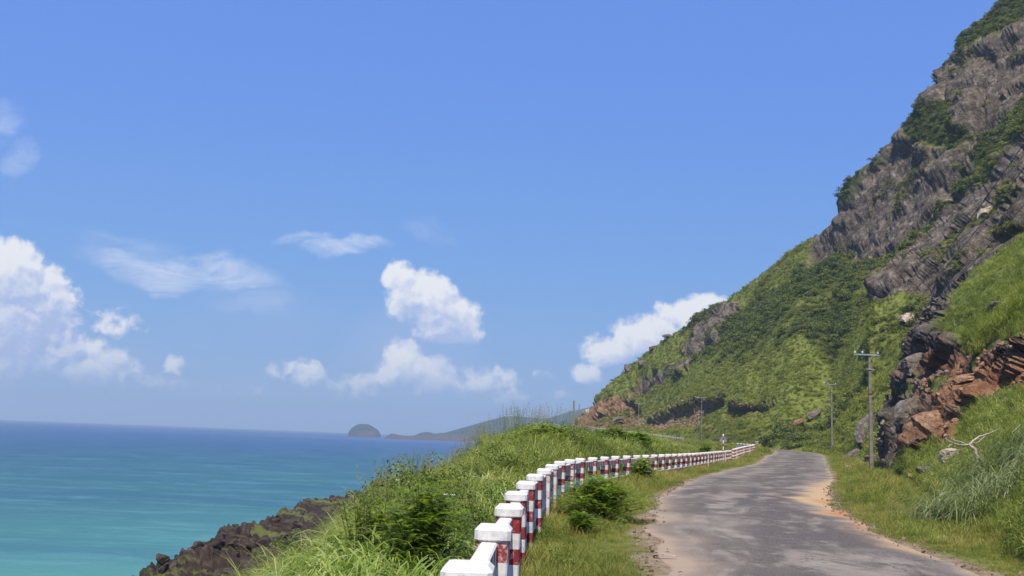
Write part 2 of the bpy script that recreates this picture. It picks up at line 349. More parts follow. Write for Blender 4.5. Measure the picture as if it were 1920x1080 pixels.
def grid_mesh(name,X,Y,Z,attrs,m,flip=False):
    nc,nr=X.shape
    co=np.stack([X,Y,Z],-1).reshape(-1,3).astype(F32)
    idx=np.arange(nc*nr).reshape(nc,nr)
    q=np.stack([idx[:-1,:-1],idx[1:,:-1],idx[1:,1:],idx[:-1,1:]],-1).reshape(-1,4)
    me=bpy.data.meshes.new(name); me.vertices.add(len(co)); me.vertices.foreach_set('co',co.ravel())
    me.loops.add(len(q)*4); me.loops.foreach_set('vertex_index',q.ravel().astype(np.int32))
    me.polygons.add(len(q)); me.polygons.foreach_set('loop_start',np.arange(0,len(q)*4,4,dtype=np.int32))
    me.polygons.foreach_set('use_smooth',np.ones(len(q),bool))
    for k,v in attrs.items():
        at=me.attributes.new(k,'FLOAT','POINT'); at.data.foreach_set('value',np.clip(v,-9999,9999).ravel().astype(F32))
    me.update(); me.validate(); me.materials.append(m)
    o=bpy.data.objects.new(name,me); C.objects.link(o); return o
def gnormal(X,Y,Z):
    co=np.stack([X,Y,Z],-1); du=np.gradient(co,axis=0); dv=np.gradient(co,axis=1)
    n=np.cross(du,dv); n/=np.linalg.norm(n,axis=-1,keepdims=True)+1e-9
    return n
# ------------------------------------------------------------------ terrain material
def terrain_material():
    m,t=mat('hillside_ground')
    geo=t.n.new('ShaderNodeNewGeometry'); pos=geo.outputs['Position']
    rock=t.attr('rock');scree=t.attr('scree');lava=t.attr('lava');red=t.attr('red');lush=t.attr('lush');dirt=t.attr('dirt');crk=t.attr('crack')
    n1=t.noise(pos,.09,5,.6); n2=t.noise(pos,.6,6,.62); n3=t.noise(pos,3.,5,.65)
    # vertical and diagonal water stains on the cliff
    mp=t.n.new('ShaderNodeMapping'); mp.inputs['Rotation'].default_value=(0,R(24),0); mp.inputs['Scale'].default_value=(.26,.22,.13); t.set(mp.inputs[0],pos)
    st=t.noise(mp.outputs[0],1.,6,.66,.5)
    base=t.ramp(n2,[(.28,(.026,.020,.014)),(.43,(.082,.064,.046)),(.55,(.150,.121,.090)),(.71,(.33,.275,.21))])
    base=t.mix(t.mr(st,.46,.62,0,.62),base,(.060,.044,.036))
    base=t.mix(t.mr(n1,.54,.70,0,.5),base,(.25,.20,.145))
    base=t.mix(t.m('MULTIPLY',t.mr(n3,.5,.7),.35),base,(.34,.30,.27))
    redc=t.ramp(n2,[(.3,(.075,.038,.022)),(.44,(.24,.110,.052)),(.58,(.36,.190,.095)),(.76,(.34,.27,.20))])
    base=t.mix(t.m('MULTIPLY',red,t.mr(n3,.2,.5,.75,1.)),base,redc)
    lav=t.ramp(n2,[(.3,(.016,.011,.008)),(.55,(.050,.035,.026)),(.75,(.11,.082,.06))])
    lav=t.mix(t.mr(t.noise(pos,.16,6,.7),.49,.60),lav,(.115,.125,.032))
    grass=t.ramp(t.noise(pos,1.3,6,.7),[(.3,(.070,.085,.016)),(.5,(.135,.160,.030)),(.7,(.21,.215,.060))])
    dark=t.ramp(n3,[(.3,(.010,.020,.006)),(.6,(.038,.062,.014))])
    grass=t.mix(lush,grass,dark)
    scr=t.ramp(t.noise(pos,.5,6,.75),[(.3,(.06,.035,.022)),(.45,(.19,.115,.068)),(.54,(.27,.185,.115)),(.60,(.12,.13,.03)),(.75,(.17,.19,.035))])
    dr=t.ramp(t.noise(pos,2.2,6,.75),[(.3,(.14,.095,.05)),(.5,(.26,.20,.13)),(.75,(.40,.32,.22))])
    c=t.mix(lava,grass,lav); c=t.mix(scree,c,scr); c=t.mix(rock,c,base); c=t.mix(dirt,c,dr)
    bh=t.m('ADD',t.m('MULTIPLY',n3,.5),t.m('MULTIPLY',t.noise(pos,11.,4,.7),.22))
    bh=t.m('ADD',bh,t.m('MULTIPLY',n2,1.4)); bh=t.m('MULTIPLY',bh,t.m('ADD',1.,t.m('MULTIPLY',rock,.9)))
    principled(t,c,.9,bh,1.,.40,.10)
    return m
TERR=terrain_material()
def build_land(name,A,nr,Y0,Y1):
    X,Y=make_grid(0,0,0,nr,Y0,Y1,A)
    Z,L,off=Hbase(X,Y)
    rock,scree,lava,red,px,py,wn,wn2=masks(X,Y,Z,L,off)
    N=gnormal(X,Y,Z)
    def blur(a,k,ax):
        pw=[(0,0)]*a.ndim; pw[ax]=(k+1,k); c=np.cumsum(np.pad(a,pw,mode='edge'),axis=ax)
        sl=lambda i,j:tuple(slice(i,j) if q==ax else slice(None) for q in range(a.ndim))
        return (c[sl(2*k+1,None)]-c[sl(0,-(2*k+1))])/(2*k+1)
    for _ in range(2): N=blur(blur(N,10,0),14,1)
    N/=np.linalg.norm(N,axis=-1,keepdims=True)+1e-9
    D=np.zeros(X.shape); crack=np.zeros(X.shape)
    # broad relief of the mountain, rocky faces broken into tilted blocks
    mt=(L>=1); big=mt&(L<=2)
    D+=np.where(big,1.6*fbm(X/30,Y/30,Z/30,3,3)+.5*fbm(X/7,Y/7,Z/7,3,4),0)*sst(Y-MBR(X/Y)[0],2,30)
    ca,sa=math.cos(R(35)),math.sin(R(35))
    def blocks(sel,scale,amp,seed,ax=1.,az=1.):
        x=X[sel];y=Y[sel];z=Z[sel]
        wx=.25*scale*fbm(x/scale*1.3,y/scale*1.3,z/scale*1.3,2,seed+50)
        u=(x*ca+z*sa)/(scale*ax)+wx/scale; v=(-x*sa+z*ca)/(scale*az)+wx/scale; w_=y/scale
        f,ck=facet(u.astype(F32),w_.astype(F32),v.astype(F32),seed)
        return f*amp*(.35+.65*sst(ck,0,.10))-amp*.38*(1-sst(ck,0,.14)), ck
    sel=(rock>.02)&(L<=2)&(L>0)
    if sel.any():
        f1,c1_=blocks(sel,17,3.4,101,1.9,.8); f2,c2_=blocks(sel,6.5,1.6,131,1.8,.7); f3,c3_=blocks(sel,2.4,.42,161,1.5,.8)
        x,y,z=X[sel],Y[sel],Z[sel]; uu=x*.3+y*.25; vv=(-x*.45+z*.9)
        rg=1-np.abs(fbm((x*ca+z*sa)/16,y/13,vv/9,2,71))*2.2
        led=(vv+2.2*fbm(x/14,y/14,z/14,3,73))/9.5; led=led-np.floor(led)
        ld2=(vv*1.05-x*.12+1.6*fbm(x/9,y/9,z/9,3,75))/3.4; ld2=ld2-np.floor(ld2)
        D[sel]+=rock[sel]*(f1+f2+f3+rg*.7+(sst(led,0,.75)-sst(led,.82,1.))*2.3*np.clip(.5+fbm(x/25,y/25,z/25,2,74)*2,0,1)+(sst(ld2,0,.8)-sst(ld2,.84,1.))*.9*np.clip(fbm(x/18,y/18,z/18,2,79)*2.5,0,1)-1.1)
    sel=(rock>.02)&(L==3)
    if sel.any():
        f1,c1_=blocks(sel,5.5,1.15,201,1.5,.8); f2,c2_=blocks(sel,1.9,.5,231,1.5,.7); f3,c3_=blocks(sel,.62,.16,261,1.3,.8)
        x,y,z=X[sel],Y[sel],Z[sel]
        rg=1-np.abs(fbm(x/3.5,y/3.5,z/3.5,2,71))*2; led=((-x*.35+z*.93)+.6*fbm(x/4,y/4,z/4,3,73))/2.3; led=led-np.floor(led)
        D[sel]+=rock[sel]*(f1+f2+f3+rg*.35+(sst(led,0,.75)-sst(led,.8,1.))*.5-.2)
    sel=(lava>.02)
    if sel.any():
        x,y,z=X[sel],Y[sel],Z[sel]
        f,ck=facet((x/3.4).astype(F32),(y/3.4).astype(F32),(z*0).astype(F32),301,.6,.5); g,ck2=facet((x/1.2).astype(F32),(y/1.2).astype(F32),(z*0).astype(F32),331,.6,.5)
        D[sel]+=lava[sel]*(f*1.0+g*.42+.9*fbm(x/12,y/12,z*0,3,77))
    sel=(scree>.02)
    if sel.any():
        x,y,z=X[sel],Y[sel],Z[sel]; f,_c=facet((x/2.).astype(F32),(y/2.).astype(F32),(z/2.).astype(F32),401); D[sel]+=scree[sel]*(f*.6-3.2)
    # green slopes: uneven tussocks
    gr=mt*(1-rock)*(1-scree)
    sc_=np.clip(Y/200,.15,1)
    D+=gr*(.45*sc_*fbm(X/(2.2*sc_),Y/(2.2*sc_),Z/(2.2*sc_),3,88))*sst(Y-TB(X/Y)[0],0,6)
    edge=sst(off,.3,2.)
    D*=np.where(L==0,1,sst(off,.5,4)); D*=np.where((L==3)&(py<560),.25+.75*sst(TR(X/Y)[0]-Y,1,9),1)
    # rock faces step outwards, level with the ground, so that ledges have tops and undersides
    Nh=N.copy(); Nh[...,2]*=1-.80*np.maximum(rock,scree); Nh/=np.linalg.norm(Nh,axis=-1,keepdims=True)+1e-9
    X2=X+Nh[...,0]*D;Y2=Y+Nh[...,1]*D;Z2=Z+Nh[...,2]*D
    lush=np.where(mt,sst(wn2*60+wn*26+ -np.abs(px-1560)*.10-np.abs(py-600)*.16+24,0,26),0)
    lush=np.maximum(lush,np.where(mt&(L<3),sst(pmax(px,py,VEG_M),-4,4)*.8,0))*(1-rock)
    lush=np.where(L==3,sst(fbm(X/3,Y/3,Z/3,3,91)*2,.1,.7)*.8,lush)
    ed=np.minimum(np.abs(X-lx(Y)),np.abs(X-rx(Y)))
    dn=fbm(X/1.1,Y/1.1,X*0,4,66)
    dirt=np.where((L==0)&(Y<170),1-sst(off+dn*.30,.02,.42),0)
    rd=np.where((L==0),sst(2.1-np.hypot((X-10.1-(Y-25)*.05)/2.0,(Y-26)/6.)+dn*.9,.9,1.6)*(X>rx(Y)-.4),0)
    dirt=np.maximum(dirt,rd)
    o=grid_mesh(name,X2,Y2,Z2,dict(rock=rock,scree=scree,lava=lava,red=np.maximum(red,rd),lush=lush,dirt=dirt,crack=crack),TERR)
    return o,(X2,Y2,Z2,dict(rock=rock,scree=scree,lava=lava,lush=lush,dirt=dirt,L=L,off=off,px=px,py=py))
def tag(o,label=None,cat=None,group=None,kind=None):
    if label:o['label']=label
    if cat:o['category']=cat
    if group:o['group']=group
    if kind:o['kind']=kind
    return o
aL=ray([900],[810])[0][0]
o,GL=build_land('ground',np.linspace(-1.15,aL,560),620,.6,330); tag(o,kind='structure')
Ar=np.concatenate([np.linspace(aL,ray([1930],[400])[0][0],900),np.linspace(ray([1930],[400])[0][0],1.3,160)[1:]])
o,GM=build_land('hills',Ar,1050,.6,460); tag(o,kind='structure')
# ------------------------------------------------------------------ water
SEA=-16.
def water():
    m,t=mat('sea_water'); pos=t.n.new('ShaderNodeNewGeometry').outputs['Position']
    ln=t.vm('LENGTH',pos); ln=t.n[-1].outputs['Value'] if False else ln
    nd=t.n.new('ShaderNodeVectorMath'); nd.operation='LENGTH'; t.set(nd.inputs[0],pos); dist=nd.outputs['Value']
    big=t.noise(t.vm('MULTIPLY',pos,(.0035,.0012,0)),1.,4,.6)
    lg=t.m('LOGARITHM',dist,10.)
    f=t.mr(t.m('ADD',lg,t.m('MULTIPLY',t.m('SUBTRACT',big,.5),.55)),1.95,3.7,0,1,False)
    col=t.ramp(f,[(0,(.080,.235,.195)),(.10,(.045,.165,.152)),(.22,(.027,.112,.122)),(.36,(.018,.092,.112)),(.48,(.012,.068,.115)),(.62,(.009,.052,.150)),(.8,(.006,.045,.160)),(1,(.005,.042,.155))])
    # long bands: sheets of calmer and of rougher water
    mp=t.n.new('ShaderNodeMapping'); mp.inputs['Scale'].default_value=(.004,.03,1); t.set(mp.inputs[0],pos)
    bd=t.noise(mp.outputs[0],1.,5,.6)
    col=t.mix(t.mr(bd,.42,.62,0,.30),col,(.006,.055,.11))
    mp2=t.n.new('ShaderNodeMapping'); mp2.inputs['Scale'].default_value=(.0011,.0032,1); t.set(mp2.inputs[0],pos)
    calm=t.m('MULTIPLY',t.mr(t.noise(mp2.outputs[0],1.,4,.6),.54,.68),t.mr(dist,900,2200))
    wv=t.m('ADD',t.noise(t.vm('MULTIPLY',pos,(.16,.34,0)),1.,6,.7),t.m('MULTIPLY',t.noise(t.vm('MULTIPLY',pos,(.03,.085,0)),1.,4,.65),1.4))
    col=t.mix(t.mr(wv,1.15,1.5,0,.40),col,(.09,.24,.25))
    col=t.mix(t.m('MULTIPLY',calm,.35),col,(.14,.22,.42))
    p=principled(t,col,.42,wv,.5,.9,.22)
    return m
WM=water()
n=48; ang=np.linspace(0,2*math.pi,n,endpoint=False)
me=bpy.data.meshes.new('water')
rad=[60,400,2000,5000,8700]
vs=[(0,40,SEA)]+[(r*math.cos(a),40+r*math.sin(a),SEA) for r in rad for a in ang]
fs=[(0,1+i,1+(i+1)%n) for i in range(n)]+[(1+k*n+i,1+(k+1)*n+i,1+(k+1)*n+(i+1)%n,1+k*n+(i+1)%n) for k in range(len(rad)-1) for i in range(n)]
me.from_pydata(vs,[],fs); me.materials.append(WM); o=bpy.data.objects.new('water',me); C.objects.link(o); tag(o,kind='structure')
# ------------------------------------------------------------------ far headland and islet
def far_material():
    m,t=mat('far_hillside'); pos=t.n.new('ShaderNodeNewGeometry').outputs['Position']
    s_=t.n.new('ShaderNodeSeparateXYZ'); t.set(s_.inputs[0],pos)
    n1=t.noise(pos,.012,6,.65); n2=t.noise(pos,.05,5,.7)
    g=t.ramp(n2,[(.3,(.014,.034,.026)),(.55,(.030,.058,.036)),(.75,(.065,.090,.052))])
    r_=t.ramp(n2,[(.3,(.035,.028,.024)),(.7,(.13,.095,.07))])
    h=t.m('ADD',t.m('SUBTRACT',s_.outputs[2],SEA),t.m('MULTIPLY',t.m('SUBTRACT',n1,.5),-60))
    c=t.mix(t.mr(h,8,22),r_,g)
    c=t.mix(t.mr(n1,.58,.70,0,.8),c,r_)
    principled(t,c,.95,n2,.9,14.,.05); return m
FARM=far_material()
A=np.linspace(ray([712],[820])[0][0],ray([1420],[820])[0][0],340); V=np.linspace(0,1,90)
pts=[(712,826),(722,819),(735,812.5),(746,815),(760,817.5),(775,817),(790,811),(803,810),(815,813),(835,811),(850,807),(875,800),(900,793),(925,786),(945,781),(965,780.5),(985,782),(1010,785),(1030,784),(1050,778),(1070,771),(1085,769),(1120,760),(1200,735),(1400,700)]
aa,ee=ray([p[0] for p in pts],[p[1] for p in pts])
Yr=2700+600*np.clip((A-A[0])/.2,0,1.5)
top=np.interp(A,aa,ee)*Yr
fr=Yr*0+2560+(A-A[0])*800; AA=np.repeat(A[:,None],90,1)
Yg=fr[:,None]+(Yr+700-fr)[:,None]*V[None]; q=(Yr-fr)[:,None]/((Yr+700-fr)[:,None])
prf=np.where(V[None]<q,np.sin(np.clip(V[None]/q,0,1)*math.pi/2)**.8,np.cos(np.clip((V[None]-q)/(1-q),0,1)*math.pi/2))
Xg=AA*Yg; nz=fbm(Xg/160,Yg/160,Xg*0,5,500)
Zg=SEA-3+(top[:,None]-SEA+3)*prf*(1+.22*nz*(1-prf)*2); 
o=grid_mesh('headland',Xg,Yg,Zg,{},FARM); tag(o,kind='structure')
def dome(name,pxa,pxb,pyt,Y,skew):
    a0,_=ray([pxa],[815]); a1,e1=ray([pxb],[815]); _,et=ray([(pxa+pxb)/2],[pyt])
    cx=(a0[0]+a1[0])/2*Y; r=(a1[0]-a0[0])/2*Y; h=et[0]*Y-SEA
    u=np.linspace(0,2*math.pi,97)[:,None]; v=np.linspace(.02,1,40)[None]
    rr=v*r*(1+.10*vn(np.cos(u)*2+v*0,np.sin(u)*2+v*0,v*2+u*0,9))
    X=cx+rr*np.cos(u)+skew*(1-v)*r+u*0; Yv=Y+rr*np.sin(u)*.9
    Z=SEA-2+(h+2)*np.sqrt(np.clip(1-v**2.1,0,1))+u*0
    Z=Z+3*fbm(X/14,Yv/14,Z/14,4,33)*sst(v,0,.3)
    return grid_mesh(name,X[::-1],Yv[::-1],Z[::-1],{},FARM)
o=dome('islet',652,712,795,3100,-.12); tag(o,kind='structure')
# ------------------------------------------------------------------ road
def road_material():
    m,t=mat('worn_asphalt'); pos=t.n.new('ShaderNodeNewGeometry').outputs['Position']
    sand=t.attr('sand'); trk=t.attr('track'); edge=t.attr('edge'); orange=t.attr('orange'); al=t.attr('along'); ac=t.attr('across')
    cx=t.n.new('ShaderNodeCombineXYZ'); t.set(cx.inputs[0],t.m('MULTIPLY',ac,.9)); t.set(cx.inputs[1],t.m('MULTIPLY',al,.26)); loc=cx.outputs[0]
    n0=t.noise(loc,1.0,6,.62,.6); n1=t.noise(pos,1.3,6,.65); n2=t.noise(pos,28.,5,.75); n3=t.noise(pos,140.,2,.7)
    mpx=t.n.new('ShaderNodeMapping'); mpx.inputs['Scale'].default_value=(.8,.75,1); t.set(mpx.inputs[0],pos); n4=t.noise(mpx.outputs[0],1.,6,.7,.4)
    c=t.ramp(n1,[(.3,(.150,.128,.105)),(.7,(.250,.216,.178))])
    c=t.mix(t.m('MULTIPLY',t.m('MULTIPLY',t.mr(t.m('ADD',t.m('MULTIPLY',n0,.6),t.m('MULTIPLY',n4,.4)),.40,.52),trk),1.),c,(.058,.050,.046))
    c=t.mix(t.mr(n4,.55,.70,0,.40),c,(.34,.285,.225))
    c=t.mix(t.mr(n2,.35,.7,.0,.6),c,t.mix(.5,c,(.38,.33,.28)))
    c=t.mix(t.mr(n3,.54,.66,0,.6),c,(.05,.045,.04))
    # cracks
    vo=t.n.new('ShaderNodeTexVoronoi'); vo.feature='DISTANCE_TO_EDGE'; vo.inputs['Scale'].default_value=.55
    t.set(vo.inputs['Vector'],t.vm('ADD',pos,t.vm('SCALE',t.noise(pos,1.1,4,.6,0,'3D',1),1.6)))
    ck=t.m('MULTIPLY',t.mr(vo.outputs[0],.014,.002),t.mr(t.noise(pos,.22,2,.5),.5,.62))
    c=t.mix(t.m('MULTIPLY',ck,.75),c,(.035,.03,.028))
    c=t.mix(t.m('MULTIPLY',edge,.75),c,(.34,.255,.175))
    sc=t.ramp(n2,[(.3,(.34,.225,.115)),(.7,(.50,.355,.20))])
    c=t.mix(sand,c,sc); c=t.mix(orange,c,(.33,.155,.065))
    h=t.m('ADD',t.m('MULTIPLY',n2,.6),t.m('MULTIPLY',n3,.35))
    principled(t,c,.9,h,.6,.02,.2); return m
ROADM=road_material()
Yc=np.concatenate([np.linspace(-14,0,30),np.geomspace(.1,60,1100)+0,np.linspace(60.2,362,500)])
U=np.linspace(0,1,90)
jl=.30*fbm(Yc*.9,Yc*0,Yc*0,3,601); jr=.28*fbm(Yc*.9,Yc*0+7,Yc*0,3,611)
XL=lx(Yc)+jl; XR=rx(Yc)+jr
# smooth the polyline bends
Xr=XL[:,None]+(XR-XL)[:,None]*U[None]; Yr2=np.repeat(Yc[:,None],len(U),1)
Zr=zs(Yr2)+.02+.03*(1-(2*U[None]-1)**2)-.03*(np.abs(2*U[None]-1)**8)-.25*(np.abs(2*U[None]-1)>.999)+.01*fbm(Xr/2,Yr2/2,Xr*0,3,44)
nn=fbm(Xr/1.6,Yr2/2.4,Xr*0,5,620); n5=fbm(Xr/.5,Yr2/.7,Xr*0,4,640)
ppx,ppy=proj(Xr,np.maximum(Yr2,1),Zr)
d=XR[:,None]-Xr
# washed-out sand: a fan across the right lane where the bank drains
sw=np.interp(Yc,[0,12,17,20,24,28,33,38,48,65,95],[.2,.22,.3,.5,.9,1.4,1.45,1.1,.6,.3,.1])[:,None]
sand=sst(sw-d+nn*.8+n5*.25,-.25,.7)*np.interp(Yc,[0,14,20,36,60,90],[.7,.8,1,.85,.5,.25])[:,None]
dl=Xr-XL[:,None]
edge=sst(.55-dl+nn*.55+n5*.2,-.1,.6)+.55*sst(1.5-dl+nn*1.1,-.1,1.)*sst(-Yr2,-34,-14); edge=np.clip(np.maximum(edge,sst(.35-d+nn*.4,-.1,.5)),0,1)
orange=sst(1.0-d+nn*.9,.2,1.)*np.exp(-((Yr2-25)/5.5)**2)*.9
u=U[None]+Yr2*0
trk=np.exp(-((u-.20)/.12)**2)*.45+np.exp(-((u-.60)/.24)**2)*1.0+.36+.55*fbm(Xr/2.2,Yr2/4,Xr*0,4,655)
trk*=1-.0*u
o=grid_mesh('road',Xr,Yr2,Zr,dict(sand=sand,edge=edge,orange=orange,track=np.clip(trk,0,1),along=Yr2,across=u*4.6),ROADM); tag(o,kind='structure')
# ------------------------------------------------------------------ small mesh builders
class MB:
    def __init__(s): s.v=[]; s.f=[]; s.mi=[]
    def add(s,vs,fs,mi=0):
        b=len(s.v); s.v+=[tuple(v) for v in vs]; s.f+=[tuple(b+i for i in f) for f in fs]; s.mi+=[mi]*len(fs)
    def ring(s,rings,mi=0,cap=True):
        """loft a list of equally long vertex rings"""
        n=len(rings[0]); b=len(s.v)
        for r in rings: s.v+=[tuple(p) for p in r]
        for k in range(len(rings)-1):
            for i in range(n):
                s.f.append((b+k*n+i,b+k*n+(i+1)%n,b+(k+1)*n+(i+1)%n,b+(k+1)*n+i)); s.mi.append(mi)
        if cap:
            s.f.append(tuple(b+i for i in range(n))[::-1]); s.mi.append(mi)
            s.f.append(tuple(b+(len(rings)-1)*n+i for i in range(n))); s.mi.append(mi)
    def tube(s,pts,rad,n=6,mi=0):
        rings=[]
        for i,p in enumerate(pts):
            p=Vector(p); d=(Vector(pts[min(i+1,len(pts)-1)])-Vector(pts[max(i-1,0)])).normalized()
            x=d.orthogonal().normalized(); 
            if i and rings_x.dot(rings_x)>0:
                x=(rings_x-d*rings_x.dot(d)).normalized()
            rings_x=x; y=d.cross(x); r=rad[i] if hasattr(rad,'__len__') else rad
            rings.append([p+x*math.cos(2*math.pi*k/n)*r+y*math.sin(2*math.pi*k/n)*r for k in range(n)])
        s.ring(rings,mi)
    def build(s,name,mats,parent=None,smooth=False):
        me=bpy.data.meshes.new(name); me.from_pydata(s.v,[],s.f)
        for m_ in (mats if isinstance(mats,(list,tuple)) else [mats]): me.materials.append(m_)
        me.polygons.foreach_set('material_index',s.mi)
        me.polygons.foreach_set('use_smooth',[smooth]*len(s.f)); me.update()
        o=bpy.data.objects.new(name,me); C.objects.link(o)
        if parent: o.parent=parent
        return o
def empty(name,loc=(0,0,0),rz=0):
    o=bpy.data.objects.new(name,None); C.objects.link(o); o.location=loc; o.rotation_euler=(0,0,rz); o.empty_display_size=.3; return o
def copytree(o,parent=None):
    c=o.copy(); C.objects.link(c); c.parent=parent
    for ch in [x for x in scene.objects if x.parent is o]: copytree(ch,c)
    return c
def rect(hx,hy,z,ch=0.):
    if ch==0: return [(-hx,-hy,z),(hx,-hy,z),(hx,hy,z),(-hx,hy,z)]
    return [(-hx+ch,-hy,z),(hx-ch,-hy,z),(hx,-hy+ch,z),(hx,hy-ch,z),(hx-ch,hy,z),(-hx+ch,hy,z),(-hx,hy-ch,z),(-hx,-hy+ch,z)]
# ------------------------------------------------------------------ guard rail of painted concrete
def paint(name,mode):
    m,t=mat(name); tcn=t.n.new('ShaderNodeTexCoord'); ob=tcn.outputs['Object']
    pos=t.n.new('ShaderNodeNewGeometry').outputs['Position']
    rnd=t.n.new('ShaderNodeObjectInfo').outputs['Random']
    s_=t.n.new('ShaderNodeSeparateXYZ'); t.set(s_.inputs[0],ob)
    n1=t.noise(pos,14.,6,.7); n2=t.noise(pos,60.,4,.7); n3=t.noise(pos,3.,4,.6)
    wh=t.mix(t.mr(n1,.46,.72,0,.7),(.62,.60,.57),(.38,.35,.315))
    wh=t.mix(t.mr(n2,.58,.70,0,.5),wh,(.24,.21,.18)); wh=t.mix(t.mr(n3,.52,.68,0,.4),wh,(.45,.40,.34))
    rd=t.mix(t.mr(n3,.35,.7),(.215,.020,.024),(.27,.035,.032))
    fad=t.mr(t.m('ADD',rnd,t.m('MULTIPLY',n3,.5)),.85,1.3,0,.75)
    worn=t.mr(t.m('ADD',t.m('ADD',n1,t.m('MULTIPLY',n2,.35)),t.m('MULTIPLY',fad,.28)),.69,.88,0,.85)
    rd=t.mix(t.m('MULTIPLY',fad,.30),rd,(.50,.19,.14))
    rd=t.mix(worn,rd,(.62,.50,.46))
    if mode=='white': c=wh
    else:
        x=s_.outputs[2] if mode=='post' else s_.outputs[0]
        x=t.m('ADD',x,t.m('MULTIPLY',t.m('SUBTRACT',n1,.5),.012))
        if mode=='post':
            k=t.m('FLOOR',t.m('DIVIDE',t.m('SUBTRACT',.885,x),.152)); f=t.m('SUBTRACT',1.,t.m('MODULO',k,2.))
        else:
            k=t.m('FLOOR',t.m('DIVIDE',x,.15)); f=t.m('ABSOLUTE',t.m('MODULO',k,2.))
        c=t.mix(f,wh,rd)
    st=t.noise(t.vm('MULTIPLY',pos,(9,9,1.2)),1.,4,.6)
    c=t.mix(t.mr(st,.55,.75,0,.30),c,(.16,.13,.10),'MIX')
    principled(t,c,.82,t.m('ADD',n1,t.m('MULTIPLY',n2,.4)),.45,.008,.25)
    return m
PW=paint('white_painted_concrete','white'); PP=paint('banded_post_paint','post'); PB=paint('striped_beam_paint','beam')
def post_mesh():
    b=MB(); b.ring([rect(.150,.122,-.5,.012),rect(.150,.122,.885,.012)]); return b
def cap_mesh():
    b=MB(); b.ring([rect(.150,.120,.8855,.02),rect(.168,.140,.900,.028),rect(.168,.140,.970,.028),rect(.140,.112,1.0,.028)]); return b
def beam_mesh(z0,z1,hy):
    b=MB(); L=1.79
    b.add([(0,-hy,z0),(L,-hy,z0),(L,hy,z0),(0,hy,z0),(0,-hy,z1-.012),(L,-hy,z1-.012),(L,hy,z1-.012),(0,hy,z1-.012)],[(0,1,5,4),(2,3,7,6),(3,2,1,0)])
    c=.012; b.add([(0,-hy,z1-.012),(L,-hy,z1-.012),(L,-hy+c,z1),(0,-hy+c,z1),(0,hy-c,z1),(L,hy-c,z1),(L,hy,z1-.012),(0,hy,z1-.012)],[(0,1,2,3),(3,2,5,4),(4,5,6,7)],1)
    return b
BASE={}
def guard_rail(root,path,skip=()):
    """path: list of (x,y,z) post feet"""
    n=len(path); org=root.location
    for i,p in enumerate(path):
        a=path[max(i-1,0)]; c=path[min(i+1,n-1)]
        ang=math.atan2(c[1]-a[1],c[0]-a[0])
        if 'post' not in BASE:
            po=post_mesh().build('post',PP,root); ca=cap_mesh().build('cap',PW,po); BASE['post']=po; BASE['cap']=ca
        else:
            po=BASE['post'].copy(); C.objects.link(po); po.parent=root; ca=BASE['cap'].copy(); C.objects.link(ca); ca.parent=po
        po.location=(p[0]-org[0],p[1]-org[1],p[2]-org[2]); po.rotation_euler=(RNG.normal(0,.010),RNG.normal(0,.010),ang+RNG.normal(0,.02))
        if i<n-1:
            q=path[i+1]; dx_,dy_,dz_=q[0]-p[0],q[1]-p[1],q[2]-p[2]; L=math.hypot(dx_,dy_); an=math.atan2(dy_,dx_); tilt=-math.atan2(dz_,L)
            for key,(z0,z1,hy) in (('upper',(.705,.884,.066)),('lower',(.13,.275,.060))):
                if key not in BASE: be=beam_mesh(z0,z1,hy).build('beam',[PB,PW],root); BASE[key]=be
                else: be=BASE[key].copy(); C.objects.link(be); be.parent=root
                ux,uy=math.cos(an),math.sin(an)
                be.location=(p[0]+ux*.15-uy*.022-org[0],p[1]+uy*.15+ux*.022-org[1],p[2]+dz_*.07-org[2]+RNG.normal(0,.004)); be.rotation_euler=(0,tilt,an); be.scale=((L-.30)/1.79,1,1)
def walk(pts,step,start=0.):
    pts=[np.array(p,float) for p in pts]; out=[]; d=start; acc=0
    for a,b in zip(pts[:-1],pts[1:]):
        L=np.linalg.norm(b-a)
        while d<=acc+L: out.append(a+(b-a)*(d-acc)/L); d+=step
        acc+=L
    return out
def smoothpath(ys,f,n=400):
    Y=np.linspace(ys[0],ys[1],n); return [(f(y),y) for y in Y]
def sfx(y): return float(np.mean([fx(y+k) for k in np.linspace(-1.5,1.5,7)*(1 if y<60 else 2.5)]))
RT1=[(x,y,float(zs(y))+.0) for x,y in walk(smoothpath((3.15,91.5),sfx,900),2.3,.0)]
r=empty('guard_rail',RT1[0]); tag(r,'long red and white guard rail starting at the bottom edge of the picture','guard rail','painted concrete guard rails')
guard_rail(r,RT1)
pt2=smoothpath((94.5,130),sfx,300)+[(33.4,131.5),(33.9,134),(34.2,139),(34.4,146)]
RT2=[(x,y,float(zs(y))+.05) for x,y in walk(pt2,2.1)]
r=empty('guard_rail',RT2[0]); tag(r,'shorter guard rail past the gap, ending at the far bend of the road','guard rail','painted concrete guard rails')
guard_rail(r,RT2)
RT3=[(x,y,float(zs(y))+.1) for x,y in walk(smoothpath((226,356),sfx,600),2.6)]
r=empty('guard_rail',RT3[0]); tag(r,'tiny white guard rail far across the bay on the road below the mountain','guard rail','painted concrete guard rails')
guard_rail(r,RT3)
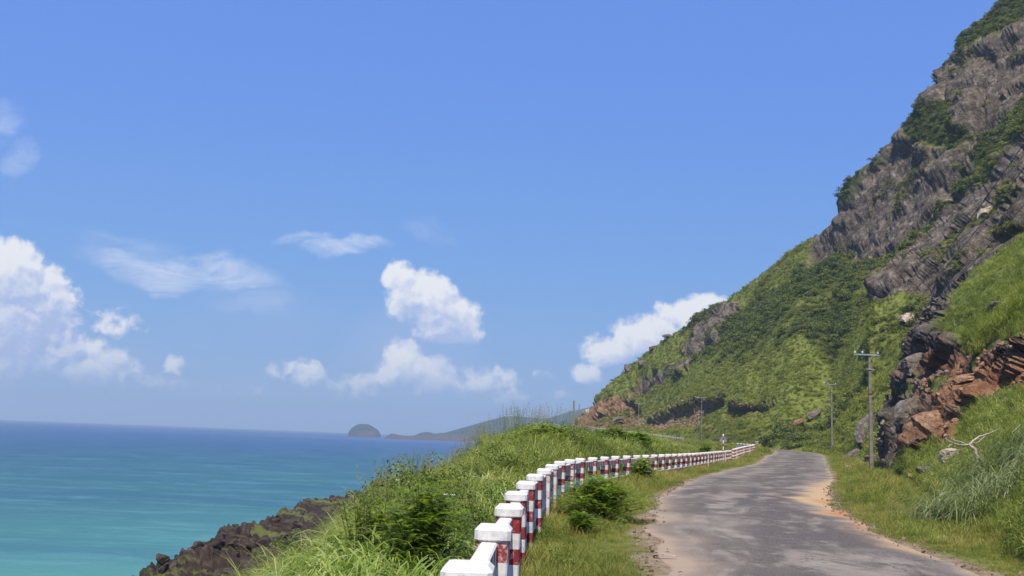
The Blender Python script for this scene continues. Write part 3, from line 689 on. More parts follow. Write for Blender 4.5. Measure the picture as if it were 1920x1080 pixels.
# ------------------------------------------------------------------ plain materials
def simple(name,c0,c1,sc,rough=.8,bs=.3,bd=.01,spec=.3,metal=0.):
    m,t=mat(name); tcn=t.n.new('ShaderNodeTexCoord').outputs['Object']; n=t.noise(tcn,sc,6,.65)
    principled(t,t.mix(t.mr(n,.3,.7),c0,c1),rough,n,bs,bd,spec,Metallic=metal); return m
CONC=simple('pole_concrete',(.13,.12,.10),(.24,.22,.185),3.)
STEEL=simple('galvanised_steel',(.30,.32,.33),(.45,.47,.48),9.,.5,.2,.002,.5,.4)
PORC=simple('white_porcelain',(.62,.62,.6),(.75,.75,.73),9.,.25)
RUST=simple('rusty_iron',(.12,.05,.025),(.22,.10,.05),20.)
SIGNB=simple('grey_sign_back',(.14,.15,.16),(.24,.25,.26),7.,.5)
BLACK=simple('black_rim',(.02,.02,.02),(.04,.04,.04),7.,.5)
REDP=simple('red_pole_paint',(.26,.03,.02),(.36,.07,.04),12.,.5); WHP=simple('white_pole_paint',(.6,.59,.56),(.75,.74,.7),12.,.5)
WIRE=simple('wire',(.03,.03,.03),(.06,.06,.06),5.,.6)
DEADW=simple('bleached_wood',(.22,.175,.14),(.44,.37,.31),6.,.85,.6,.01)
# ------------------------------------------------------------------ utility poles
def utility_pole(X,Y,z,H,label,arms=True,rz=0.,armlen=1.95,k=1.):
    r=empty('utility_pole',(X,Y,z),rz); tag(r,label,'utility pole','concrete utility poles along the road')
    b=MB(); b.ring([rect(.14*k,.12*k,-.6,.02),rect(.13*k,.11*k,0,.02),rect(.078*k,.07*k,H,.012)]); b.build('shaft',CONC,r)
    if arms:
        b=MB(); za=H-.12; hl=armlen/2; x0=-hl-.18; x1=hl-.30
        b.add([(x0,-.135,za),(x1,-.135,za),(x1,-.077,za),(x0,-.077,za),(x0,-.135,za+.10),(x1,-.135,za+.10),(x1,-.077,za+.10),(x0,-.077,za+.10)],[(0,1,5,4),(1,2,6,5),(2,3,7,6),(3,0,4,7),(4,5,6,7),(3,2,1,0)])
        b.build('crossarm',STEEL,r)
        for x in (x0+.08,x0+.62,x1-.1):
            b=MB(); rings=[]
            for zz,rr in ((.10,.025),(.13,.03),(.14,.075),(.18,.08),(.19,.045),(.22,.045),(.23,.07),(.27,.065),(.30,.03)):
                rings.append([(x+rr*math.cos(k*math.pi/4),-.106+rr*math.sin(k*math.pi/4),za+zz) for k in range(8)])
            b.ring(rings); b.build('insulator',PORC,r,True)
        for zz in (H-1.15,H-2.9):
            b=MB(); b.ring([rect(.125,.11,zz,.01),rect(.125,.11,zz+.07,.01)]); b.add([(-.26,-.13,zz+.01),(.26,-.13,zz+.01),(.26,-.10,zz+.01),(-.26,-.10,zz+.01),(-.26,-.13,zz+.05),(.26,-.13,zz+.05),(.26,-.10,zz+.05),(-.26,-.10,zz+.05)],[(0,1,5,4),(1,2,6,5),(2,3,7,6),(3,0,4,7),(4,5,6,7),(3,2,1,0)])
            b.build('bracket',RUST if zz<H-2 else STEEL,r)
    return r,(X,Y,z+H)
def gz(X,Y): return float(Hbase(np.array([X]),np.array([Y]))[0][0])
poles=[]
def pole_at(px,pyt,pyb,Y,label,**k):
    b=P(px,pyb,Y); tp=P(px,pyt,Y); g=gz(b.x,b.y); z=min(b.z,g+.1); 
    r,tp_=utility_pole(b.x,b.y,z,tp.z-z,label,**k); poles.append(tp_); return r
OFFP=utility_pole(15.5,23.,gz(15.5,23.),9.,'concrete utility pole beside the near verge, out of the picture on the right')[1]
pole_at(1634,664,880,70,'tallest grey utility pole with a steel crossarm, standing by the black rock')
pole_at(1560,720,826,142,'thinner utility pole on the grass bank just beyond the far bend of the road')
pole_at(1315,745,812,236,'small pale pole with a crossarm in front of the brown scree',armlen=2.8,k=.7)
pole_at(1197,756,800,318,'small dark pole at the left end of the brown scree',armlen=2.4)
pole_at(1075,751,797,350,'thick bare pole standing against the sky at the end of the far guard rail',arms=False,k=3.6)
pole_at(1085,757,797,360,'thinner of the two poles standing against the sky left of the mountain foot',arms=False,k=1.9)
def wire(a,b,sag,label,rad=.012,n=24):
    a=Vector(a);b=Vector(b); pts=[a.lerp(b,i/n)-Vector((0,0,sag*4*(i/n)*(1-i/n))) for i in range(n+1)]
    w=MB(); w.tube(pts,rad,4); o=w.build('power_cable',WIRE); tag(o,label,'cable','power cables strung between the poles'); return o
p0=Vector(poles[0]); pf=Vector(OFFP); p1=Vector(poles[1])
for dx_,lb in ((-1.0,'outermost'),(-.45,'middle'),(.55,'innermost')):
    wire(p0+Vector((dx_,-.1,.15)),pf+Vector((dx_,-.1,.15)),.8,f'{lb} dark cable rising from the tall pole past the grassy slope to the upper right',.012)
    wire(p1+Vector((dx_,-.1,.15)),p0+Vector((dx_,-.1,.15)),1.0,f'{lb} thin cable between the tall pole and the pole beyond the bend',.012)
# ------------------------------------------------------------------ road sign seen from behind
sp_=P(1356,868,83); szb=gz(sp_.x,sp_.y)
r=empty('road_sign',(sp_.x,sp_.y,szb)); tag(r,'triangular road sign seen from behind on a red and white banded pole','road sign')
Hs=P(1356,814,83).z-szb
b=MB()
nb=9; hh=(Hs)/nb
for i in range(nb):
    b.ring([[(.05*math.cos(k*math.pi/5),.05*math.sin(k*math.pi/5),z_) for k in range(10)] for z_ in (i*hh-(.4 if i==0 else 0),(i+1)*hh)],i%2,cap=(i in (0,nb-1)))
b.build('pole',[WHP,REDP],r,True)
def tri(s,y,z0):
    pts=[]
    for k in range(3):
        a=math.pi/2+k*2*math.pi/3
        for da in (-.5,0,.5): pts.append(((s-.06)*math.cos(a)+.06*math.cos(a+da*2),y,z0+(s-.06)*math.sin(a)+.06*math.sin(a+da*2)))
    return pts
b=MB(); b.ring([tri(.40,.064,Hs-.42),tri(.40,.072,Hs-.42)]); pl=b.build('sign_plate',SIGNB,r)
b=MB(); b.ring([tri(.445,.074,Hs-.42),tri(.445,.086,Hs-.42)]); b.build('rim',BLACK,pl)
# ------------------------------------------------------------------ vegetation
def soup(name,V,Fq,m,uv=None,link=False,parent=None):
    """V (n,4,3) quads -> one mesh"""
    V=np.asarray(V,F32).reshape(-1,3); n=len(V)//4
    me=bpy.data.meshes.new(name); me.vertices.add(len(V)); me.vertices.foreach_set('co',V.ravel())
    me.loops.add(n*4); me.loops.foreach_set('vertex_index',np.arange(n*4,dtype=np.int32))
    me.polygons.add(n); me.polygons.foreach_set('loop_start',np.arange(0,n*4,4,dtype=np.int32))
    if Fq is not None:
        at=me.attributes.new('leaf','FLOAT','POINT'); at.data.foreach_set('value',np.repeat(np.asarray(Fq,F32),4))
    me.update(); me.materials.append(m)
    o=bpy.data.objects.new(name,me)
    if link: C.objects.link(o)
    if parent: o.parent=parent
    return o
def blades(n,h,spread,w,lean,droop,segs=4,rng=RNG,hv=.35):
    """arching grass blades as strips of quads; returns quads (m,4,3) and one value per quad"""
    az=rng.uniform(0,2*math.pi,n); r=spread*np.sqrt(rng.uniform(0,1,n)); a2=rng.uniform(0,2*math.pi,n)
    base=np.stack([r*np.cos(a2),r*np.sin(a2),np.zeros(n)-.03],-1)
    L=h*(1+hv*rng.uniform(-1,.6,n)); th=lean*rng.uniform(.1,1,n); dr=droop*rng.uniform(.3,1.3,n)/segs
    d=np.stack([np.cos(az),np.sin(az),np.zeros(n)],-1); tw=az+math.pi/2+rng.normal(0,.5,n); sd_=np.stack([np.cos(tw),np.sin(tw),np.zeros(n)],-1)
    W=w*rng.uniform(.6,1.3,n); p=base; Q=[]; val=rng.uniform(0,1,n); VV=[]
    for k in range(segs):
        t0,t1=k/segs,(k+1)/segs
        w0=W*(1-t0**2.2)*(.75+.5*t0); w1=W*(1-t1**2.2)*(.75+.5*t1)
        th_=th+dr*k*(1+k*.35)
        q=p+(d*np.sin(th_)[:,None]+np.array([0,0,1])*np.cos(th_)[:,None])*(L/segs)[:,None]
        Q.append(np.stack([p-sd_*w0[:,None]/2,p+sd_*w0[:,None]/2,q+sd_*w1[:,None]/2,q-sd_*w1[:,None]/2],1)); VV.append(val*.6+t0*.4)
        p=q
    return np.concatenate(Q),np.concatenate(VV)
def leafcards(c,nrm,sz,asp,rng=RNG,tilt=.6):
    n=len(c); nn=nrm+rng.normal(0,tilt,(n,3)); nn/=np.linalg.norm(nn,axis=1,keepdims=True)+1e-9
    u=np.cross(nn,rng.normal(0,1,(n,3))); u/=np.linalg.norm(u,axis=1,keepdims=True)+1e-9; v=np.cross(nn,u)
    s=(sz*rng.uniform(.6,1.3,n))[:,None]
    return np.stack([c-u*s,c+v*s*asp-u*s*.1,c+u*s,c-v*s*asp-u*s*.1],1)
def bush(nl,sz,rng=RNG,lobes=7,flat=.8,asp=.5,r=1.):
    """clumped crown of leaf cards, unit radius"""
    cs=[];ns=[]
    lc=rng.normal(0,.42,(lobes,3)); lc[:,2]=np.abs(lc[:,2])*.9+.22; lr=rng.uniform(.30,.62,lobes)
    per=rng.multinomial(nl,lr**2/np.sum(lr**2))
    for c,rad,k in zip(lc,lr,per):
        d=rng.normal(0,1,(k,3)); d/=np.linalg.norm(d,axis=1,keepdims=True); d[:,2]=np.where(d[:,2]<-.3,-d[:,2],d[:,2])
        rr=rad*rng.uniform(.6,1.08,k)**.5
        cs.append(c*np.array([1,1,flat])+d*rr[:,None]*np.array([1,1,flat])); ns.append(d+np.array([0,0,.35]))
    c=np.concatenate(cs); n_=np.concatenate(ns)
    return leafcards(c*r,n_,sz,asp,rng),rng.uniform(0,1,len(c))
def leafmat(name,stops,trans=.35,rough=.6,spec=.25,patch=None):
    m,t=mat(name); rnd=t.n.new('ShaderNodeObjectInfo').outputs['Random']; lf=t.attr('leaf')
    pos=t.n.new('ShaderNodeNewGeometry').outputs['Position']
    pn=t.noise(pos,.35,4,.6)
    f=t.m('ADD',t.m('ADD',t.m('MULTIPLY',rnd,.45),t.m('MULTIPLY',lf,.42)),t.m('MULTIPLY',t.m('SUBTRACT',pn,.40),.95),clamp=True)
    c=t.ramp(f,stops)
    p=t.n.new('ShaderNodeBsdfPrincipled'); t.set(p.inputs['Base Color'],c); p.inputs['Roughness'].default_value=rough; p.inputs['Specular IOR Level'].default_value=spec
    tr=t.n.new('ShaderNodeBsdfTranslucent'); t.set(tr.inputs[0],t.mix(1.,c,(1.15,1.25,.55),'MULTIPLY'))
    mx=t.n.new('ShaderNodeMixShader'); mx.inputs[0].default_value=trans; t.l.new(p.outputs[0],mx.inputs[1]); t.l.new(tr.outputs[0],mx.inputs[2]); t.l.new(mx.outputs[0],t.out.inputs[0])
    return m
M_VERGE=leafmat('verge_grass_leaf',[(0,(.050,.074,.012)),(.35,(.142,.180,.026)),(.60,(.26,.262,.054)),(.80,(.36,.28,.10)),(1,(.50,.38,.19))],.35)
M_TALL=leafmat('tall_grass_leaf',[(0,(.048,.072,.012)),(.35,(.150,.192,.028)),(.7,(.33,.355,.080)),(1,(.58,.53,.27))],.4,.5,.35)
M_BROAD=leafmat('broad_grass_leaf',[(0,(.07,.115,.014)),(.5,(.205,.285,.036)),(1,(.50,.54,.17))],.4,.40,.6)
M_WEED=leafmat('weed_leaf',[(0,(.045,.072,.011)),(.5,(.115,.160,.024)),(1,(.24,.27,.06))],.35)
M_SHRUB=leafmat('hill_shrub_leaf',[(0,(.034,.050,.009)),(.5,(.090,.120,.020)),(1,(.195,.225,.045))],.25)
M_TUS=leafmat('hill_grass_leaf',[(0,(.095,.118,.018)),(.5,(.195,.218,.034)),(1,(.36,.355,.080))],.35)
M_FEATH=leafmat('feathery_leaf',[(0,(.09,.145,.016)),(.5,(.20,.28,.036)),(1,(.35,.42,.085))],.5)
M_PAMP=leafmat('pale_long_grass_leaf',[(0,(.060,.085,.025)),(.5,(.165,.205,.065)),(1,(.42,.44,.23))],.35,.42,.5)
M_STALK=leafmat('dry_stalk',[(0,(.10,.12,.035)),(.5,(.20,.20,.07)),(1,(.38,.31,.15))],.2)
M_STEM=simple('green_brown_stem',(.05,.05,.02),(.12,.10,.045),9.)
M_FLOW=simple('cream_petal',(.75,.72,.5),(.85,.83,.66),9.)
def protos(name,objs):
    col=bpy.data.collections.new(name)
    for o in objs: col.objects.link(o)
    return col
def mkp(name,fn,k,m): 
    out=[]
    for i in range(k):
        q,v=fn(i); out.append(soup(f'{name}_{i:02d}',q,v,m))
    return protos(name,out)
def cat_(*a): return np.concatenate([x[0] for x in a]),np.concatenate([x[1] for x in a])
r_=np.random.default_rng(11)
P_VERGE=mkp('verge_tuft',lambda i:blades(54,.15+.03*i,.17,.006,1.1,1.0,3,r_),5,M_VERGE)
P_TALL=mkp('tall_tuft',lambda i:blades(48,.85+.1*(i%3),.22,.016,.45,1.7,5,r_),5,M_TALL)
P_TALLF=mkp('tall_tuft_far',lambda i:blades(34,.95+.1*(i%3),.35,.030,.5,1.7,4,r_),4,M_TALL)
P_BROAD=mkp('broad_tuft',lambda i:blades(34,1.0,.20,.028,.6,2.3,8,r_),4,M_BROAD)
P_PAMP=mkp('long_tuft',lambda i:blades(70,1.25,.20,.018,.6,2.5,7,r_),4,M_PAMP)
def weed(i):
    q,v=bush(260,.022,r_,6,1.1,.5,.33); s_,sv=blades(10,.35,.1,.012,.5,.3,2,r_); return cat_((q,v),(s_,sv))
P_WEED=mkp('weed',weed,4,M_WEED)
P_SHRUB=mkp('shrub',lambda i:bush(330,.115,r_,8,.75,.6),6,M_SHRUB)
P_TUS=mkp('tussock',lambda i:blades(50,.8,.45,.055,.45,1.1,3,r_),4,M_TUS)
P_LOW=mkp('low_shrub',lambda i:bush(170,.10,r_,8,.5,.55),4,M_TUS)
def stalk(i):
    q,v=blades(5,1.25,.12,.008,.22,.30,5,r_,.3); Q=[q];V=[v]
    for k in range(5):
        n=22; a=r_.uniform(0,6.28); top=np.array([.10*math.cos(a),.10*math.sin(a),r_.uniform(.95,1.25)])
        c=top+np.stack([r_.normal(0,.012,n),r_.normal(0,.012,n),r_.uniform(-.22,.06,n)],-1)
        Q.append(leafcards(c,r_.normal(0,1,(n,3)),.014,.35,r_)); V.append(r_.uniform(.3,1,n))
    return np.concatenate(Q),np.concatenate(V)
P_STALK=mkp('seed_stalk',stalk,4,M_STALK)
def scatter(name,pts,col,scl,rot=None,nidx=4):
    """one object: points carrying copies of the prototypes"""
    n=len(pts); me=bpy.data.meshes.new(name); me.vertices.add(n); me.vertices.foreach_set('co',np.asarray(pts,F32).ravel())
    def at(k,ty,v):
        a=me.attributes.new(k,ty,'POINT'); a.data.foreach_set('vector' if ty=='FLOAT_VECTOR' else 'value',np.asarray(v).ravel())
    if rot is None: rot=np.stack([RNG.normal(0,.12,n),RNG.normal(0,.12,n),RNG.uniform(0,6.283,n)],-1)
    at('rot','FLOAT_VECTOR',rot.astype(F32)); at('scl','FLOAT',np.asarray(scl,F32)); at('idx','INT',RNG.integers(0,nidx,n).astype(np.int32))
    o=bpy.data.objects.new(name,me); C.objects.link(o)
    g=bpy.data.node_groups.new(name,'GeometryNodeTree'); g.interface.new_socket('Geometry',in_out='INPUT',socket_type='NodeSocketGeometry'); g.interface.new_socket('Geometry',in_out='OUTPUT',socket_type='NodeSocketGeometry')
    N=g.nodes; gi=N.new('NodeGroupInput'); go=N.new('NodeGroupOutput'); iop=N.new('GeometryNodeInstanceOnPoints'); ci=N.new('GeometryNodeCollectionInfo')
    ci.inputs[0].default_value=col; ci.inputs[1].default_value=True; ci.inputs[2].default_value=True
    def na(k,ty):
        x=N.new('GeometryNodeInputNamedAttribute'); x.data_type=ty; x.inputs[0].default_value=k; return x.outputs[0]
    e2r=N.new('FunctionNodeEulerToRotation')
    g.links.new(gi.outputs[0],iop.inputs['Points']); g.links.new(ci.outputs[0],iop.inputs['Instance']); iop.inputs['Pick Instance'].default_value=True
    g.links.new(na('idx','INT'),iop.inputs['Instance Index']); g.links.new(na('rot','FLOAT_VECTOR'),e2r.inputs[0]); g.links.new(e2r.outputs[0],iop.inputs['Rotation']); g.links.new(na('scl','FLOAT'),iop.inputs['Scale'])
    g.links.new(iop.outputs[0],go.inputs[0]); md=o.modifiers.new('scatter','NODES'); md.node_group=g
    tag(o,kind='stuff'); return o
def cand(n,Y0,Y1,a0,a1,power=1.):
    """random points between two distances, evenly by ground area, inside a fan in front of the camera"""
    Y=np.sqrt(RNG.uniform(Y0*Y0,Y1*Y1,n)); X=RNG.uniform(a0,a1,n)*Y; return X,Y
def ground(X,Y):
    Z,L,off=Hbase(X,Y); return Z,L,off
# verge on both sides of the road
V=[];S=[]
for (n,y0,y1,sc) in ((9000,3,11,.9),(34000,11,28,1.0),(32000,28,60,1.5),(14000,60,130,2.2)):
    X,Y=cand(n,y0,y1,-.35,.75); Z,L,off=ground(X,Y)
    nz=fbm(X/1.1,Y/1.1,X*0,4,66); pn=fbm(X/4,Y/4,X*0,3,71)
    k=(L==0)&(X>fx(Y)-.5)&(off+nz*.45+RNG.normal(0,.1,n)>.14)&(RNG.uniform(0,1,n)<.9+.6*pn)
    rdp=(X>rx(Y))&(np.hypot((X-9.9-(Y-25)*.05)/1.5,(Y-26)/4.5)+nz*.9<1.1)
    k&=~(rdp&(RNG.uniform(0,1,n)<.6))
    V.append(np.stack([X,Y,Z],-1)[k]); S.append((sc*(.7+.6*RNG.uniform(0,1,n)+.6*pn)*np.clip(.40+off*.45,.35,1.15))[k])
o=scatter('verge_grass',np.concatenate(V),P_VERGE,np.concatenate(S),None,5); print('verge',len(o.data.vertices))
# tall grass on the knoll beyond the guard rail
V=[];S=[];V2=[];S2=[]
for (n,y0,y1,far) in ((2600,5,12,0),(9000,12,26,0),(15000,26,50,1),(14000,50,110,1)):
    X,Y=cand(n,y0,y1,-.75,.27); Z,L,off=ground(X,Y); pn=fbm(X/5,Y/5,X*0,3,72); e=proj(X,Y,Z)
    k=(L==0)&(X<fx(Y)-.35-(Y>60)*1.0)&(Z>-7.5)&(RNG.uniform(0,1,n)<.75+.7*pn)
    sc=(.55+.45*RNG.uniform(0,1,n)+.3*pn)*np.clip((fx(Y)-X)/2.2,.45,1.)*np.where(X/Y>.16,.62,1.)
    (V2 if far else V).append(np.stack([X,Y,Z],-1)[k]); (S2 if far else S).append(sc[k])
o=scatter('knoll_grass',np.concatenate(V),P_TALL,np.concatenate(S),None,5); print('tall',len(o.data.vertices))
o=scatter('knoll_grass',np.concatenate(V2),P_TALLF,np.concatenate(S2)*1.05,None,4); print('tallf',len(o.data.vertices))
# grass banks: foot of the spur on the right and the ground between
V=[];S=[];V2=[];S2=[]
for (n,y0,y1) in ((5000,9,24),(12000,24,60),(14000,60,125)):
    X,Y=cand(n,y0,y1,.30,.85); Z,L,off=ground(X,Y); px,py=proj(X,Y,Z)
    wt=fbm(X/2.2,Y/2.2,Z/2.2,3,27); rk=np.where(L==3,pmax(px,py,ROCK_T)+16*wt,-50)
    k=(rk<-4)&(((L>0))|(off>3.2))&(L!=1)&(RNG.uniform(0,1,n)<.8)
    V.append(np.stack([X,Y,Z],-1)[k]); S.append((RNG.uniform(.35,.75,n)*np.where(Y<30,.8,1.)*np.where(L==0,.55,1))[k])
    k2=(rk<-6)&((L==3)|(off>4.5))&(fbm(X/3,Y/3,Z/3,3,91)*2>.12)&(RNG.uniform(0,1,n)<.2)
    V2.append(np.stack([X,Y,Z],-1)[k2]); S2.append(RNG.uniform(.6,1.3,n)[k2]*np.where(Y[k2]>40,1.3,1))
o=scatter('bank_grass',np.concatenate(V),P_TALLF,np.concatenate(S),None,4); print('bank',len(o.data.vertices))
# leafy weeds: knoll, banks
X,Y=cand(9000,5,60,-.7,.27); Z,L,off=ground(X,Y); pn=fbm(X/3.3,Y/3.3,X*0,3,92)
k=(L==0)&(X<fx(Y)-.5)&(Z>-8)&(pn>.10)&(RNG.uniform(0,1,9000)<.28); V2.append(np.stack([X,Y,Z+.12],-1)[k]); S2.append(RNG.uniform(.7,1.5,9000)[k]*np.clip(Y[k]/16,.6,1.4))
o=scatter('leafy_weeds',np.concatenate(V2),P_WEED,np.concatenate(S2),None,4); print('weeds',len(o.data.vertices))
X,Y=cand(5200,9,60,-.7,.20); Z,L,off=ground(X,Y); pn=fbm(X/2.6,Y/2.6,X*0,3,93)
k=(L==0)&(X<fx(Y)-.6)&(Z>-7)&(pn>-.05); scatter('long_bladed_grass',np.stack([X,Y,Z],-1)[k],P_BROAD,RNG.uniform(.65,1.15,k.sum())*np.where(Y[k]>35,1.15,1),None,4)
X,Y=cand(7000,8,70,-.2,.7); Z,L,off=ground(X,Y); pn=fbm(X/1.6,Y/1.6,X*0,3,94)
k=(L==0)&(X>fx(Y)+.1)&(off>.45)&(pn>.12); scatter('verge_tussocks',np.stack([X,Y,Z],-1)[k],P_TALL,RNG.uniform(.22,.50,k.sum()),None,5)
k=(L==0)&(X>fx(Y)+.1)&(off>.5)&(pn<-.08)&(RNG.uniform(0,1,7000)<.35); scatter('verge_weeds',np.stack([X,Y,Z],-1)[k],P_WEED,RNG.uniform(.35,.85,k.sum()),None,4)
# broad grass in the foreground left of the rail
X=RNG.uniform(-3.4,-.5,330);Y=RNG.uniform(6.5,13.5,330); k=(X/Y>-.26)&(X<-.45-(Y-6)*.02)&(fbm(X,Y*.7,X*0,2,55)>-.25); Z=ground(X,Y)[0]
scatter('broad_grass',np.stack([X,Y,Z],-1)[k],P_BROAD,RNG.uniform(.6,1.05,k.sum()),None,4)
# seeding stalks on the skyline of the knoll
al=np.concatenate([ray(RNG.uniform(690,880,150),[850]*150)[0],ray(RNG.uniform(880,1100,150),[800]*150)[0]])
yc,_=K1(al); Y=yc+RNG.normal(0,2.,len(al))-.5; X=al*Y; Z=ground(X,Y)[0]
scatter('seeding_grass',np.stack([X,Y,Z],-1),P_STALK,RNG.uniform(.75,1.35,len(al))*np.clip(Y/40,.9,1.45),None,4)
# the mountain: shrubs, tussocks, low cover, taken from the finished surface
def surf_points(G,n,weight,rng=RNG):
    X,Y,Z,d=G; co=np.stack([X,Y,Z],-1)
    ar=np.linalg.norm(np.cross(co[1:,:-1]-co[:-1,:-1],co[:-1,1:]-co[:-1,:-1]),axis=-1)
    w=(ar*weight[:-1,:-1]).ravel(); cs=np.cumsum(w); tot=cs[-1]
    if n<0: n=int(tot*-n)
    j=np.searchsorted(cs,rng.uniform(0,tot,n)); i0,i1=np.unravel_index(j,ar.shape); u,v=rng.uniform(0,1,(2,n,1))
    p=co[i0,i1]+(co[i0+1,i1]-co[i0,i1])*u+(co[i0,i1+1]-co[i0,i1])*v
    return p,i0,i1
X,Y,Z,dd=GM
vis=(dd['px']>1060)&(dd['px']<2060)&(dd['py']>-120)
M1m=(dd['L']==1)|(dd['L']==2); wn=fbm(X/9,Y/9,Z/9,3,95)
wgt=np.where(vis&M1m,(1-dd['rock'])*(1-dd['scree'])*(.05+dd['lush'])*np.clip(.75+wn*1.3,.1,1.6),0)
wgt=np.where(vis&M1m&(dd['py']<300),(1-dd['rock'])*.9,wgt)
wgt=wgt+np.where(vis&M1m,dd['rock']*np.clip(fbm(X/11,Y/11,Z/7,4,96)*3-.75,0,1)*.55,0)
p,i0,i1=surf_points(GM,13000,wgt); lu=dd['lush'][i0,i1]
o=scatter('hill_shrubs',p+np.array([0,0,-.2]),P_SHRUB,RNG.uniform(.35,1.0,len(p))**1.5*1.9*(.5+.5*lu)*np.where(dd['py'][i0,i1]<330,.75,1),None,6)
wgt=np.where(vis&((M1m)|((dd['L']==0)&(Y>125)&(dd['off']>1.))),(1-dd['rock']*np.clip(1.1-np.clip(fbm(X/11,Y/11,Z/7,4,96)*3-.4,0,1),0,1))*(1-dd['scree']*.8),0)*np.where(dd['px']<1500,1.2,1)
p,i0,i1=surf_points(GM,62000,wgt)
o=scatter('hill_grass',p,P_TUS,RNG.uniform(.35,1.,len(p)),None,4)
p,i0,i1=surf_points(GM,14000,wgt*np.clip(.4+wn*2,.05,1.5))
o=scatter('hill_ground_cover',p,P_LOW,RNG.uniform(.5,1.3,len(p)),None,4)
# ------------------------------------------------------------------ boulders
def rockmat(name,c0,c1,c2):
    m,t=mat(name); pos=t.n.new('ShaderNodeNewGeometry').outputs['Position']
    n=t.noise(pos,2.2,7,.68); n2=t.noise(pos,14.,5,.7)
    c=t.mix(t.mr(n2,.45,.75,0,.5),t.ramp(n,[(.3,c0),(.52,c1),(.72,c2)]),(c2[0]*1.1,c2[1]*1.1,c2[2]*1.1))
    principled(t,c,.9,t.m('ADD',n,t.m('MULTIPLY',n2,.5)),.9,.06,.15); return m
RK_GREY=rockmat('grey_boulder_stone',(.040,.033,.027),(.125,.105,.084),(.28,.24,.195))
RK_RED=rockmat('ochre_boulder_stone',(.085,.048,.030),(.23,.125,.070),(.36,.26,.18))
RK_PALE=rockmat('pale_boulder_stone',(.20,.15,.11),(.40,.31,.24),(.56,.48,.40))
RK_LAVA=rockmat('black_lava_stone',(.016,.011,.008),(.048,.035,.027),(.11,.085,.064))
import bmesh
def split_planes(co,seed,n=15,dmin=.62):
    rg=np.random.default_rng(seed); nm=rg.normal(0,1,(n,3)); nm/=np.linalg.norm(nm,axis=1,keepdims=True); d=rg.uniform(dmin,1.,n)
    nm=np.concatenate([nm,[[0,0,1],[0,0,-1],[1,0,.1],[-1,0,.1],[0,1,0],[0,-1,.15]]]); d=np.concatenate([d,[.8,.9,.95,.95,.95,.9]])
    nm/=np.linalg.norm(nm,axis=1,keepdims=True); return np.min(d/np.maximum(co@nm.T,.02),axis=1)
def boulder(px,py,Y,w,h,d,label,m,seed,rz=0.,sink=.25,tilt=0.,rough=.30,seat=None,group=None,name='boulder',scl=.8):
    a_,e_=ray([px],[py]); ys=np.concatenate([np.arange(max(5,Y*.6),460,.25)]); hh_=Hbase(a_[0]*ys,ys)[0]; hit=np.argmax(hh_>=e_[0]*ys)
    if hh_[hit]>=e_[0]*ys[hit] and abs(ys[hit]-Y)<Y*.6: f_=ys[hit]/Y; Y=ys[hit]; w*=f_*scl;h*=f_*scl;d*=f_*scl
    b=P(px,py,Y); bm=bmesh.new(); bmesh.ops.create_icosphere(bm,subdivisions=5,radius=1.)
    co=np.array([v.co for v in bm.verts]); u=co*1.15+seed*3.7
    f,ck=facet(u[:,0].astype(F32),u[:,1].astype(F32),u[:,2].astype(F32),700+seed,.9,.35); g,ck2=facet((u[:,0]*2.7).astype(F32),(u[:,1]*2.7).astype(F32),(u[:,2]*2.7).astype(F32),760+seed,.8,.3)
    k=split_planes(co,seed+3)*(1+.35*rough*f*(.4+.6*sst(ck,0,.2))+.05*g+.05*fbm(u[:,0]*5,u[:,1]*5,u[:,2]*5,4,800+seed))
    # flatten towards a box so that it reads as split stone
    pw=1.; bx=np.sign(co)*np.abs(co)**pw; bx/=np.maximum(np.linalg.norm(bx,axis=1,keepdims=True),1e-6)
    co2=bx*k[:,None]*np.array([w/2,d/2,h/2])
    for v,c_ in zip(bm.verts,co2): v.co=c_
    me=bpy.data.meshes.new(name); bm.to_mesh(me); bm.free(); me.polygons.foreach_set('use_smooth',[False]*len(me.polygons)); me.materials.append(m)
    o=bpy.data.objects.new(name,me); C.objects.link(o)
    o.location=(b.x,b.y,gz(b.x,b.y)+h*(.5-sink)); o.rotation_euler=(0,tilt,rz); tag(o,label,'boulder',group); return o
boulder(1790,872,30,1.15,.85,1.0,'pale ochre boulder half buried behind the long grass, below the bleached branch',RK_PALE,1,.4,.2)
boulder(1742,888,33,1.15,.42,.9,'flat grey stone lying in the grass left of the pale boulder',RK_GREY,2,.2,.2)
boulder(1716,897,32,.75,.28,.6,'low dark red stone at the left end of the roadside rubble',RK_RED,3,.9,.2)
boulder(1670,912,31,.42,.30,.4,'small orange stone standing alone in the verge grass',RK_RED,4,.3,.2)
boulder(1712,915,28,.60,.22,.4,'flat orange stone in front of the roadside rubble',RK_RED,5,1.3,.2)
boulder(1745,908,29.5,.55,.26,.4,'rounded orange stone right of the flat grey one',RK_RED,6,.1,.2)
boulder(1592,878,64,.5,.3,.4,'pale stone in the grass left of the tall pole foot',RK_PALE,7,.1,.2)
boulder(1640,868,72,3.2,1.0,1.6,'low dark slab lying at the foot of the tall pole',RK_GREY,8,.15,.3,-.15)
boulder(1628,822,84,2.3,4.2,2.4,'leaning grey slab behind the tall pole with one black shaded side',RK_GREY,9,.5,.35,.62)
boulder(1604,856,80,2.4,1.2,1.2,'reddish grey sloping slab below the leaning slab',RK_GREY,10,.2,.35,-.5)
boulder(1758,806,44,2.9,1.9,2.2,'big flat topped ochre block jutting from the red bank',RK_RED,11,.35,.35,-.2,.30)
boulder(1818,716,52,2.9,.9,2.2,'long brown split slab in the upper part of the red bank',RK_RED,12,.2,.4,-.18,.2)
boulder(1720,690,72,3.6,2.4,2.4,'grey and ochre overhanging block at the top left of the red bank',RK_GREY,13,.2,.35,-.35,.3)
